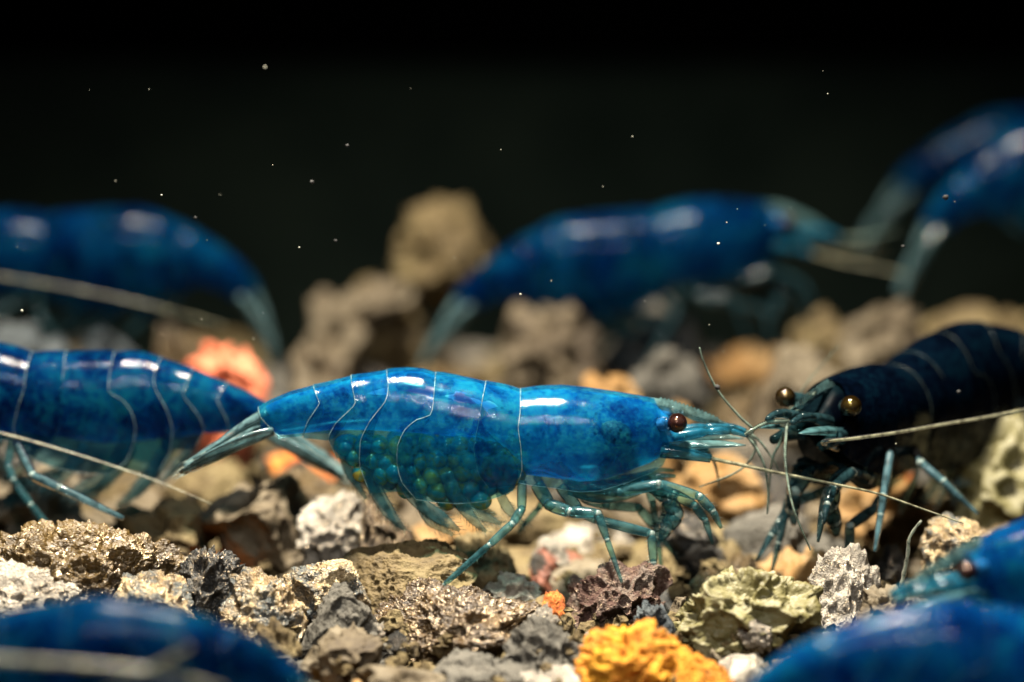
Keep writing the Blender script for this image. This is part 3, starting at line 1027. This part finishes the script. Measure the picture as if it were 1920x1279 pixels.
def build_shrimp(label, pose, m, near=-1, eggs=False, legs=True, antennae=None, detail=True, group=None, extra_world=None, pleo=True, base=None, skip_legs=(), eye_mat='eye', lat_eye=60, world_legs=()):
    """near: sign of the lateral axis that faces the viewer (+1 or -1)"""
    sg = -near          # local lateral -x means viewer side when near=-1
    basep = pose(UV(1050, 1085, 0))[0] if base is None else np.array(base, float)
    root = bpy.data.objects.new('shrimp', None)
    root.empty_display_size = 0.002
    COL.objects.link(root)
    root.location = Vector(basep * MM)
    tag(root, label, 'shrimp', group)

    def put(name, V, F, mat, parent=root, attr=None, world=False, smooth=True):
        W = np.asarray(V) if world else pose(V)
        return link(name, mesh_of(name, (W - basep) * MM, F, mat, smooth, attr), parent)

    # --- body: one closed surface under the shell
    st = np.concatenate([np.linspace(488, 960, 40), np.linspace(972, 1282, 36)])
    vent = pl([(480, 800), (523, 816), (570, 812), (620, 806), (700, 806), (800, 812), (900, 822), (950, 845), (980, 890), (1046, 898), (1085, 904), (1125, 902), (1165, 890), (1220, 868), (1245, 852), (1265, 842), (1285, 828)])
    if not eggs:
        vent = pl([(480, 800), (523, 816), (570, 816), (620, 826), (700, 852), (800, 878), (900, 884), (950, 886), (980, 892), (1046, 898), (1085, 904), (1125, 902), (1165, 890), (1220, 868), (1245, 852), (1265, 842), (1285, 828)])
    ns = 24
    V = []
    for x in st:
        top, bot = float(DORSAL(x)) + 7 + max(0.0, (x - 1225) * 0.75), float(vent(x))
        w = float(HALFW(x)) * 0.88
        k = min(1.0, (1284 - x) / 46.0)
        k = math.sqrt(max(0.03, 1 - (1 - k) ** 2))
        mid, hh = (top + bot) / 2, (bot - top) / 2 * (0.55 + 0.45 * k)
        a = np.linspace(0, 2 * math.pi, ns, endpoint=False)
        V.append(UV(np.full(ns, x), mid - hh * np.cos(a), w * k * np.sign(np.sin(a)) * np.abs(np.sin(a)) ** 0.9))
    V = np.concatenate(V)
    F = [(i * ns + j, (i + 1) * ns + j, (i + 1) * ns + (j + 1) % ns, i * ns + (j + 1) % ns) for i in range(len(st) - 1) for j in range(ns)]
    F += [tuple(range(ns)), tuple((len(st) - 1) * ns + j for j in range(ns - 1, -1, -1))]
    put('body', V, F, MAT[m['flesh']])

    # --- shell plates
    nsd = 22 if detail else 14
    carapace = None
    for si, (nm, Fr, Re, rank, low, na) in enumerate(SEG):
        th = np.linspace(0, 1, nsd + 1) ** 1.7
        A = resample(smooth_poly(Fr, 60, 3), th)
        B = resample(smooth_poly(Re, 60, 3), th)
        cols, att = [], []
        aa = np.linspace(0, 1, na + 1)
        for a in aa:
            q = A * (1 - a) + B * a
            dt = float(DORSAL(q[0, 0])) - q[0, 1]
            q[:, 1] += dt * (1 - th) ** 2
            if low is not None:
                q[:, 1] += (float(low(q[-1, 0])) - q[-1, 1]) * th ** 2
            lip = 1.6 * a ** 6 if si > 0 else 1.2 * a ** 10
            la, h = lateral(q[:, 0], q[:, 1])
            la = la * (1 + 0.012 * rank) + 1.0 * rank * (th > 0.02) + lip * (th > 0.02)
            q[:, 1] -= lip * (1 - th)
            pos = UV(np.concatenate([q[:0:-1, 0], q[:, 0]]), np.concatenate([q[:0:-1, 1], q[:, 1]]), np.concatenate([-la[:0:-1], la * (np.arange(nsd + 1) > 0)]))
            cols.append(pos)
            tn = np.clip((h - 0.42) / 0.4, 0, 1) if si > 0 else np.clip((h - 0.75) / 0.3, 0, 0.25)
            if si >= 5:
                tn = np.full_like(tn, 0.35)
            att.append(np.concatenate([tn[:0:-1], tn]))
        w = 2 * nsd + 1
        V = np.concatenate(cols)
        F = [(i * w + j, i * w + j + 1, (i + 1) * w + j + 1, (i + 1) * w + j) for i in range(na) for j in range(w - 1)]
        o = put(nm, V, F, MAT[m['shell']], attr=np.concatenate(att))
        if si == 0:
            carapace = o
        # pale thickened rear edge
        if detail:
            e = cols[-1]
            rr = np.full(len(e), 0.6 * SC)
            Vt, Ft = tube(e, rr, ns=5, ref=(1, 0, 0))
            put('edge_ridge', Vt, Ft, MAT[m['ridge']], o)
            if si in (0, 2):
                bl = np.array([c[0] for c in cols])
                Vt, Ft = tube(bl, 0.38 * SC, ns=4, ref=(0, 1, 0))
                put('edge_ridge', Vt, Ft, MAT[m['ridge']], o)
                bl = np.array([c[-1] for c in cols])
                Vt, Ft = tube(bl, 0.38 * SC, ns=4, ref=(0, 1, 0))
                put('edge_ridge', Vt, Ft, MAT[m['ridge']], o)

    # --- rostrum: a thin toothed blade
    n = 46
    xs = np.linspace(1205, 1364, n)
    up = np.interp(xs, [1205, 1227, 1256, 1291, 1314, 1338, 1364], [743, 745, 750, 762, 770, 780, 793])
    up = up - np.where((np.arange(n) % 2 == 0) & (xs > 1235) & (xs < 1350), 4.0, 0)
    lo = np.interp(xs, [1205, 1240, 1281, 1300, 1324, 1364], [760, 768, 779, 788, 794, 795])
    thk = np.interp(xs, [1205, 1260, 1364], [10, 4, 1.2])
    V = np.concatenate([UV(xs, up, np.zeros(n)), UV(xs, lo * .6 + up * .4, -thk), UV(xs, lo, np.zeros(n)), UV(xs, lo * .6 + up * .4, thk)])
    F = [(r * n + i, r * n + i + 1, ((r + 1) % 4) * n + i + 1, ((r + 1) % 4) * n + i) for r in range(4) for i in range(n - 1)]
    put('rostrum', V, F, MAT['rostrum'], carapace, smooth=False)

    # --- stomach and gut, seen through the shell
    if eggs:
        v, f = ico(3)
        q = UV(1150 + v[:, 0] * 44, 803 + v[:, 1] * 30 + v[:, 0] * 6, np.sign(v[:, 2]) * np.abs(v[:, 2]) ** 0.45 * 72)
        put('stomach', q, f, MAT['gut'])

    # --- eyes
    v, f = ico(4)
    for s in (-1, 1):
        c = np.array([1268, 783, s * lat_eye])
        e = put('eye', UV(c[0] + v[:, 0] * 18.5, c[1] + v[:, 1] * 18.5, c[2] + v[:, 2] * 18.5), f, MAT[eye_mat])
        put('pupil', UV(c[0] - 1 + v[:, 0] * 13.5, c[1] + 1 + v[:, 1] * 13.5, c[2] - s * 1 + v[:, 2] * 13.5), f, MAT['pupil'], e)
        Vt, Ft = tube(spline3(UV([1228, 1242, 1256], [792, 788, 785], [s * lat_eye * .45, s * lat_eye * .7, s * lat_eye * .92]), 10), np.linspace(15, 13, 10) * SC, ns=12)
        put('eye_stalk', Vt, Ft, MAT[m['stalk']], e)

    # --- antennule peduncles, antenna scales and peduncles
    for s in (-1, 1):
        for k, (a, b, r0, r1) in enumerate([((1262, 818), (1326, 806), 14, 9), ((1326, 806), (1370, 804), 8.5, 7.5), ((1370, 804), (1402, 813), 7, 5)]):
            p = spline3(UV([a[0], (a[0] + b[0]) / 2, b[0]], [a[1], (a[1] + b[1]) / 2 - 1, b[1]], [s * 24, s * 24, s * 24]), 8)
            Vt, Ft = tube(p, np.linspace(r0, r1, 8) * np.array([.8, 1, 1, 1, 1, 1, 1, .85]) * SC, ns=10)
            put('antennule_base', Vt, Ft, MAT[m['peduncle']])
        p = spline3(UV([1255, 1300, 1350, 1398], [832, 828, 826, 829], [s * 34, s * 40, s * 42, s * 38]), 16)
        Vt, Ft = tube(p, np.interp(np.arange(16), [0, 4, 11, 15], [9, 9, 6.5, 1.0]) * SC, np.interp(np.arange(16), [0, 4, 11, 15], [6, 15, 15, 3]) * SC, ns=10)
        put('antenna_scale', Vt, Ft, MAT[m['blade']])
        p = spline3(UV([1240, 1285, 1332], [838, 844, 853], [s * 36, s * 44, s * 46]), 12)
        Vt, Ft = tube(p, np.interp(np.arange(12), [0, 6, 11], [16, 12, 8]) * SC, ns=10)
        put('antenna_base', Vt, Ft, MAT[m['peduncle']])

    # --- flagella
    def flagellum(name, pts, r0, r1, mat, world=False, ring=4.2, sc=1.0):
        pts = np.array(pts, float)
        ln = np.linalg.norm(np.diff(pts, axis=0), axis=1).sum() / SC
        nr = int(min(260, max(20, ln / ring))) * 2
        p = spline3(pts, nr + 1)
        rad = np.linspace(r0, r1, nr + 1) * SC * (1 + 0.30 * ((np.arange(nr + 1) % 2) * 2 - 1))
        Vt, Ft = tube(p, rad, ns=6, ref=(0.1, 0.2, 0.97))
        put(name, Vt, Ft, MAT[mat], world=world)

    for nm, pts, r0, r1, mat in (antennae or []):
        a = np.array(pts, float)
        flagellum(nm, UV(a[:, 0], a[:, 1], a[:, 2] * sg), r0, r1, mat)
    for nm, pts, r0, r1, mat in (extra_world or []):
        flagellum(nm, [P(*q) for q in pts], r0, r1, mat, world=True)

    # --- mouthparts and legs
    for pts, lat, rad in MAXIL:
        for s in (-1, 1):
            a = np.array(pts, float)
            p = spline3(UV(a[:, 0], a[:, 1], np.full(len(a), lat * s)), 18)
            r = np.interp(np.linspace(0, 1, 18), np.linspace(0, 1, len(rad)), rad) * SC
            Vt, Ft = tube(p, r, r * 0.5, ns=10, ref=(0, 0, 1))
            put('mouthpart', Vt, Ft, MAT[m['leg']])
    if legs:
        for li, (nm, pts, l0, l1, rad, nj) in enumerate(LEGS):
            if li in skip_legs:
                continue
            a = np.array(pts, float)
            lat = np.linspace(l0, l1, len(a)) * sg
            q = UV(a[:, 0], a[:, 1], lat)
            ps, rs = [], []
            for i in range(len(q) - 1):
                kk = 8
                t = np.linspace(0, 1, kk, endpoint=(i == len(q) - 2))
                ps.append(q[i] * (1 - t[:, None]) + q[i + 1] * t[:, None])
                prof = 1 + 0.10 * np.sin(t * math.pi) - 0.10 * (np.abs(t - 0.5) > 0.45)
                rs.append((rad[i] * (1 - t) + rad[i + 1] * t) * prof)
            Vt, Ft = tube(np.concatenate(ps), np.concatenate(rs) * SC * 0.86, ns=10)
            lg = put(nm, Vt, Ft, MAT[m['leg']])
            if detail:
                for j in range(1, len(q) - 1):
                    v, f = ico(3)
                    put('joint', q[j] + v * rad[j] * SC * 0.84, f, MAT['joint'] if j >= 2 else MAT[m['leg']], lg)
                # short bristles on the last segments
                hp = []
                rr = np.random.default_rng(li)
                for j in range(len(q) - 3, len(q) - 1):
                    for t in np.linspace(0.1, 0.95, 9):
                        b0 = q[j] * (1 - t) + q[j + 1] * t
                        dr = q[j + 1] - q[j]
                        dr = dr / np.linalg.norm(dr)
                        sd = np.array([-dr[1], dr[0], 0]) * rr.choice([-1, 1])
                        r_ = (rad[j] * (1 - t) + rad[j + 1] * t) * SC
                        hp.append(tube(np.array([b0 + sd * r_ * .8, b0 + sd * (r_ + 5 * SC) + dr * 5 * SC]), [0.6 * SC, 0.2 * SC], ns=3))
                Vt, Ft = join(hp)
                tag(put('bristles', Vt, Ft, MAT['hair'], lg), kind='stuff')
    for pts, rad in world_legs:
        q = np.array([P(*p) for p in pts])
        ps, rs = [], []
        for i in range(len(q) - 1):
            t = np.linspace(0, 1, 8, endpoint=(i == len(q) - 2))
            ps.append(q[i] * (1 - t[:, None]) + q[i + 1] * t[:, None])
            rs.append((rad[i] * (1 - t) + rad[i + 1] * t) * (1 + 0.1 * np.sin(t * math.pi)))
        Vt, Ft = tube(np.concatenate(ps), np.concatenate(rs) * SC, ns=10, ref=(0, 1, 0))
        lg = put('walking_leg', Vt, Ft, MAT['leg_steel'], world=True)
        v, f = ico(3)
        for j in range(1, len(q) - 1):
            put('joint', q[j] + v * rad[j] * SC * 1.02, f, MAT['joint'], lg, world=True)
    # --- swimmerets
    if pleo:
        for s in (1, -1) if detail else (1,):
            for pi, (pts, rad, lat) in enumerate(PLEO):
                if s == -1 and pi % 2:
                    continue
                a = np.array(pts, float)
                p = spline3(UV(a[:, 0] + (0 if s == 1 else -10), a[:, 1], np.full(len(a), lat * sg * s * 0.74)), 20)
                r = np.interp(np.linspace(0, 1, 20), np.linspace(0, 1, len(rad)), rad) * SC
                Vt, Ft = tube(p, r, r * 0.28, ns=10, ref=(0, 0, 1))
                pm = put('swimmeret', Vt, Ft, MAT[m['blade']])
                if detail and s == 1:
                    hp = []
                    rr = np.random.default_rng(50 + pi)
                    for i in range(8, 20):
                        for sd in (-1, 1):
                            for _ in range(2):
                                d = p[min(i + 1, 19)] - p[i - 1]
                                d = d / np.linalg.norm(d)
                                nn = np.array([-d[1], d[0], 0]) * sd
                                b0 = p[i] + nn * r[i] * .95 + d * rr.uniform(-2, 2) * SC
                                e0 = b0 + (nn * rr.uniform(5, 10) + d * rr.uniform(7, 16)) * SC
                                hp.append(tube(np.array([b0, (b0 + e0) / 2 + d * SC, e0]), [0.55 * SC, 0.4 * SC, 0.15 * SC], ns=3))
                    Vt, Ft = join(hp)
                    tag(put('bristles', Vt, Ft, MAT['hair'], pm), kind='stuff')
    # --- eggs
    if eggs:
        v, f = ico(3)
        rr = np.random.default_rng(3)
        for (x, y, l) in EGGS:
            r = rr.uniform(17, 25)
            st_ = rr.uniform(0.85, 1.25)
            l = float(np.clip(l, -(HALFW(x) * 0.86 - r) / 0.62, (HALFW(x) * 0.86 - r) / 0.62))
            e = put('egg', UV(x + v[:, 0] * r * st_ * .86, y + v[:, 1] * r * .86, l * sg * .62 + v[:, 2] * r * .86), f, MAT['egg'])

    # --- tail fan
    def blade(name, pts, wid, thk, roll, mat, fringe=True):
        a = np.array(pts, float)
        nb = 18
        p = spline3(UV(a[:, 0], a[:, 1], a[:, 2]), nb)
        w = np.interp(np.linspace(0, 1, nb), np.linspace(0, 1, len(wid)), wid) * SC
        t = np.interp(np.linspace(0, 1, nb), np.linspace(0, 1, len(thk)), thk) * SC
        ref = (0, math.sin(roll), math.cos(roll))
        Vt, Ft = tube(p, t, w, ns=12, ref=ref)
        b = put(name, Vt, Ft, MAT[mat])
        if fringe and detail:
            hp = []
            rr = np.random.default_rng(len(name) + int(abs(a[-1, 2])))
            d = p[-1] - p[-3]
            d /= np.linalg.norm(d)
            rf = np.array(ref)
            for k in range(22):
                i = rr.integers(nb - 6, nb)
                b0 = p[i] + rf * w[i] * rr.uniform(-1, 1)
                hp.append(tube(np.array([b0, b0 + (d * rr.uniform(14, 26) + rf * rr.uniform(-5, 5)) * SC]), [0.7 * SC, 0.2 * SC], ns=3))
            Vt, Ft = join(hp)
            tag(put('bristles', Vt, Ft, MAT['hair'], b), kind='stuff')

    blade('telson', [(503, 772, 0), (450, 802, 0), (400, 836, 0), (360, 862, 0)], [20, 17, 12, 4], [13, 9, 5, 2], 0.0, 'fan')
    for s in (-1, 1):
        blade('uropod', [(512, 804, 14 * s), (455, 822, 25 * s), (395, 850, 33 * s), (338, 882, 36 * s)], [10, 17, 18, 7], [7, 6, 4, 1.5], 0.75 * s, 'fan')
        blade('uropod', [(512, 808, 10 * s), (455, 832, 16 * s), (398, 860, 21 * s), (345, 886, 22 * s)], [9, 14, 15, 6], [7, 6, 4, 1.5], 0.5 * s, 'fan')
    return root


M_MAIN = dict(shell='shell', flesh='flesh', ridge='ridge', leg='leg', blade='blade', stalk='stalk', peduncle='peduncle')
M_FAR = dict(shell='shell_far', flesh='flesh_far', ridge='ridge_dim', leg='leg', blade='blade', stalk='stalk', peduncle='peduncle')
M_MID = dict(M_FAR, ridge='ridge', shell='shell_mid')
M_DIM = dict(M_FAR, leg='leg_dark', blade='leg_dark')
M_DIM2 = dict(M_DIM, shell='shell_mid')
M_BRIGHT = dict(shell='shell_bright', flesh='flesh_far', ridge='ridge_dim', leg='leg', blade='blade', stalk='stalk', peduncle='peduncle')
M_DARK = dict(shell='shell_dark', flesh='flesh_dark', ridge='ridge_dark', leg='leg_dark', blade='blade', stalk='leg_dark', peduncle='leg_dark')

GEN_ANT = [('antenna', [(1332, 853, -46), (1420, 860, -70), (1560, 850, -120)], 4.2, 1.8, 'antenna'),
           ('antenna', [(1332, 853, 46), (1420, 850, 70), (1540, 830, 120)], 4.2, 1.8, 'antenna'),
           ('antennule', [(1402, 813, -24), (1450, 800, -30), (1520, 760, -50)], 3, 1.2, 'antennule'),
           ('antennule', [(1402, 813, 24), (1450, 806, 30), (1510, 780, 50)], 3, 1.2, 'antennule')]

# 1. the egg-carrying shrimp in focus
build_shrimp('translucent bright blue shrimp with olive eggs under its belly, standing side-on in sharp focus',
             Pose(P(950, 800, 0)), M_MAIN, near=-1, eggs=True,
             antennae=[
                 ('antennule', [(1400, 812, -24), (1412, 802, -26), (1386, 776, -30), (1345, 727, -30), (1318, 672, -30), (1310, 645, -30)], 3.2, 1.5, 'antennule'),
                 ('antennule', [(1400, 812, -22), (1420, 840, -30), (1434, 872, -34), (1440, 915, -36), (1439, 960, -38)], 3.4, 1.3, 'antennule'),
                 ('antennule', [(1400, 812, 24), (1421, 838, 26), (1410, 870, 30), (1380, 895, 30), (1315, 921, 30)], 3.0, 1.3, 'antennule'),
                 ('antennule', [(1400, 812, 24), (1428, 832, 26), (1455, 870, 30), (1470, 900, 36)], 3.0, 1.3, 'antennule'),
                 ('antenna', [(1332, 853, -46), (1380, 862, -52), (1450, 876, -60), (1560, 896, -75), (1640, 912, -85), (1720, 938, -95), (1800, 966, -100)], 4.0, 1.3, 'antenna'),
                 ('antenna', [(1332, 853, 46), (1345, 880, 60), (1352, 905, 80), (1358, 940, 110)], 3.2, 1.2, 'antennule'),
             ])

# 2. navy shrimp turned towards the viewer
ax = math.radians(57)
eye_mid = P(1534, 753, 1.0)
build_shrimp('dark navy shrimp with two amber eyes turned towards the egg-carrying shrimp',
             Pose(eye_mid, ref=(1268, 783), yaw=math.pi + ax, pitch=math.radians(6), roll=math.radians(-2), scale=1.1,
                  bend=((-10, -0.14), (-6, -0.09), (-1.5, 0.01), (0.0, 0.08), (1.5, 0.06), (3, 0.0)), sway=((-12, 0.0), (-8, 0.10), (0, 0.06), (2, 0.0))),
             M_DARK, near=1, antennae=[], eye_mat='eye_amber', lat_eye=64, pleo=True, legs=True, skip_legs=(0, 1, 6),
             base=P(1640, 1030, 4),
             world_legs=[([(1670, 845, 2.5), (1656, 930, 1), (1651, 966, 0.5), (1640, 1034, -0.5)], [9, 8, 7, 3.5]),
                         ([(1700, 820, 6), (1727, 868, 3.5), (1768, 902, 3), (1834, 964, 2.5)], [9, 9, 8, 3.5]),
                         ([(1740, 880, 8), (1778, 910, 9), (1832, 905, 10), (1852, 922, 10), (1874, 968, 10)], [8, 8, 8, 7, 4])],
             extra_world=[
                 ('antenna', [(1572, 842, 1.5), (1545, 832, -1.5), (1552, 827, -3), (1600, 822, -4), (1680, 811, -5), (1760, 797, -6), (1850, 782, -7), (1960, 760, -8)], 4.0, 2.6, 'antenna'),
                 ('antennule', [(1476, 792, -1), (1472, 850, -2), (1477, 900, -2.5), (1490, 960, -3), (1520, 1032, -3)], 4.2, 1.6, 'antennule'),
                 ('antennule', [(1478, 790, -1), (1440, 792, -1.5), (1410, 806, -2), (1396, 815, -2)], 4.6, 3.0, 'antennule'),
                 ('antennule', [(1480, 785, 1), (1500, 765, 0.5), (1530, 735, 0.5)], 4.0, 3.0, 'antennule'),
                 ('antenna', [(1480, 770, 4), (1510, 722, 5), (1545, 680, 6), (1572, 648, 7)], 1.4, 0.8, 'antennule'),
                 ('antennule', [(1476, 798, 0), (1462, 830, 0), (1446, 870, 0), (1440, 960, 1)], 3.2, 1.4, 'antennule'),
             ])

# 3. blue shrimp behind the tail of the first
build_shrimp('blue shrimp half hidden behind the egg-carrying one, antenna swept back along its side',
             Pose(P(62, 660, 6.5), ref=(976, 728), yaw=math.pi, pitch=math.radians(11), bend=((-14, 0.02), (-8, 0.01), (0, 0.0))),
             M_MID, near=1, antennae=[],
             world_legs=[([(30, 830, 4), (62, 892, 2), (112, 915, 1.5), (232, 972, 1)], [9, 9.5, 9, 5])],
             extra_world=[('antenna', [(-120, 790, 3.2), (0, 812, 3.2), (130, 848, 3), (260, 890, 2.5), (340, 921, 2), (398, 946, 1.5)], 3.0, 1.3, 'antenna')])

# 4-6. shrimps out of focus behind
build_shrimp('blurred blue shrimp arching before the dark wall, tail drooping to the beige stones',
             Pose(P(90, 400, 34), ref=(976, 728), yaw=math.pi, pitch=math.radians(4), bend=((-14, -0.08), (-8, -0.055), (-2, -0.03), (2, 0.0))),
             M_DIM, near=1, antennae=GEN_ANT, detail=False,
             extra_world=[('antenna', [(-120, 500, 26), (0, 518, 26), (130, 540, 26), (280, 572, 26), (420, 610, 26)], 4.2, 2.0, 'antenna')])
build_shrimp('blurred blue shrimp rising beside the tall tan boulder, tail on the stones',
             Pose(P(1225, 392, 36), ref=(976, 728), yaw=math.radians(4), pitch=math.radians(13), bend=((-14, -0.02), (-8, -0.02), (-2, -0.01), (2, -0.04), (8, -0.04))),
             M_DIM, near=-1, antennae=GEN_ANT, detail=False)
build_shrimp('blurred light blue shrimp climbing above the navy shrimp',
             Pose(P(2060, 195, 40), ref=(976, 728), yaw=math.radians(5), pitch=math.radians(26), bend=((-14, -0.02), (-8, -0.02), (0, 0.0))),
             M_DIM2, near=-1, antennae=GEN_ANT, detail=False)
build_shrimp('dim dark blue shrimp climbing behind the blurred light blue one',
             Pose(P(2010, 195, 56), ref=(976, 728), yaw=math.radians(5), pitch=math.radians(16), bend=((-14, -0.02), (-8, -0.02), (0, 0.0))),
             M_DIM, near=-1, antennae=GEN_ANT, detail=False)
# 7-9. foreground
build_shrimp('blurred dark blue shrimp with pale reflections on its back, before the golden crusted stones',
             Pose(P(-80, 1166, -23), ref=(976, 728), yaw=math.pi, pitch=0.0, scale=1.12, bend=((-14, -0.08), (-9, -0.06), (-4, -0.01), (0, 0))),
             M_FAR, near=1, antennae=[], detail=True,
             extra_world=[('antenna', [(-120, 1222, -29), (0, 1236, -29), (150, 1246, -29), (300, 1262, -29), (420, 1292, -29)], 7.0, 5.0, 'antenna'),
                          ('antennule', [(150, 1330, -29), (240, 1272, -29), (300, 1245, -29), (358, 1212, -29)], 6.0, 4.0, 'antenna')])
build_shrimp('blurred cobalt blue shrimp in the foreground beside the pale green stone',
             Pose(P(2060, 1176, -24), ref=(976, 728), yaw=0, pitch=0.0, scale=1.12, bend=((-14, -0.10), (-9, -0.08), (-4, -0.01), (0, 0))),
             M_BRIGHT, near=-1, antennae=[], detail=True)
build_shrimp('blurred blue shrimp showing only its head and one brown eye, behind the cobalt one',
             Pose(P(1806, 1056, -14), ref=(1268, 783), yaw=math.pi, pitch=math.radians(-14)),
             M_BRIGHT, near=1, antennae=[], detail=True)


# ------------------------------------------------------------------ small things
def specks():
    r = np.random.default_rng(33)
    v0, f0 = ico(2)
    V, F = [], []
    lst = [(1347, 457, -2, 6), (976, 552, -1, 5), (41, 583, -2, 5), (497, 126, 6, 4), (303, 366, -1, 4), (561, 464, 0, 3), (1186, 256, 2, 3), (1680, 832, -4, 3), (1552, 176, 0, 2.5)]
    for _ in range(22):
        lst.append((r.uniform(0, 1920), r.uniform(120, 760), r.uniform(-5, 4), r.uniform(1.0, 2.2)))
    for (x, y, Y, s) in lst:
        q = v0 * (1 + 0.25 * r.uniform(-1, 1, len(v0)))[:, None] * s * 0.5 * SC * r.uniform(0.7, 1.3, 3) + P(x, y, Y)
        F += [[a + len(V) * len(v0) for a in f] for f in f0]
        V.append(q)
    tag(link('drifting_specks', mesh_of('drifting_specks', np.concatenate(V) * MM, F, MAT['speck'])), 'tiny pale specks drifting in the dark water', 'specks', kind='stuff')
    V, F = [], []
    for (x, y, Y, s) in [(1345, 726, -1.4, 11), (585, 341, -3, 8), (651, 273, -3, 6), (1773, 370, -3, 10), (1798, 735, -5, 8), (366, 408, -4, 5), (629, 451, -4, 5), (1693, 462, -4, 6)]:
        q = v0 * (1 + 0.3 * r.uniform(-1, 1, len(v0)))[:, None] * s * 0.5 * SC * np.array([1, 1, 0.9]) + P(x, y, Y)
        F += [[a + len(V) * len(v0) for a in f] for f in f0]
        V.append(q)
    tag(link('dark_specks', mesh_of('dark_specks', np.concatenate(V) * MM, F, MAT['dirt'])), 'tiny black specks drifting in the water', 'specks', kind='stuff')


specks()


def polyp(pts, r0, label):
    V, F = tube(spline3([P(*p) for p in pts], 18), np.linspace(r0, r0 * 0.55, 18) * SC * (1 + 0.2 * np.sin(np.arange(18) * 2.4)), ns=7)
    tag(link('polyp', mesh_of('polyp', V * MM, F, MAT['hydra'])), label, 'polyp')


polyp([(1690, 1100, -4), (1702, 1040, -4), (1704, 1012, -4), (1716, 990, -4), (1728, 976, -4)], 5, 'small pale wavy polyp beside the golden lumpy stone')
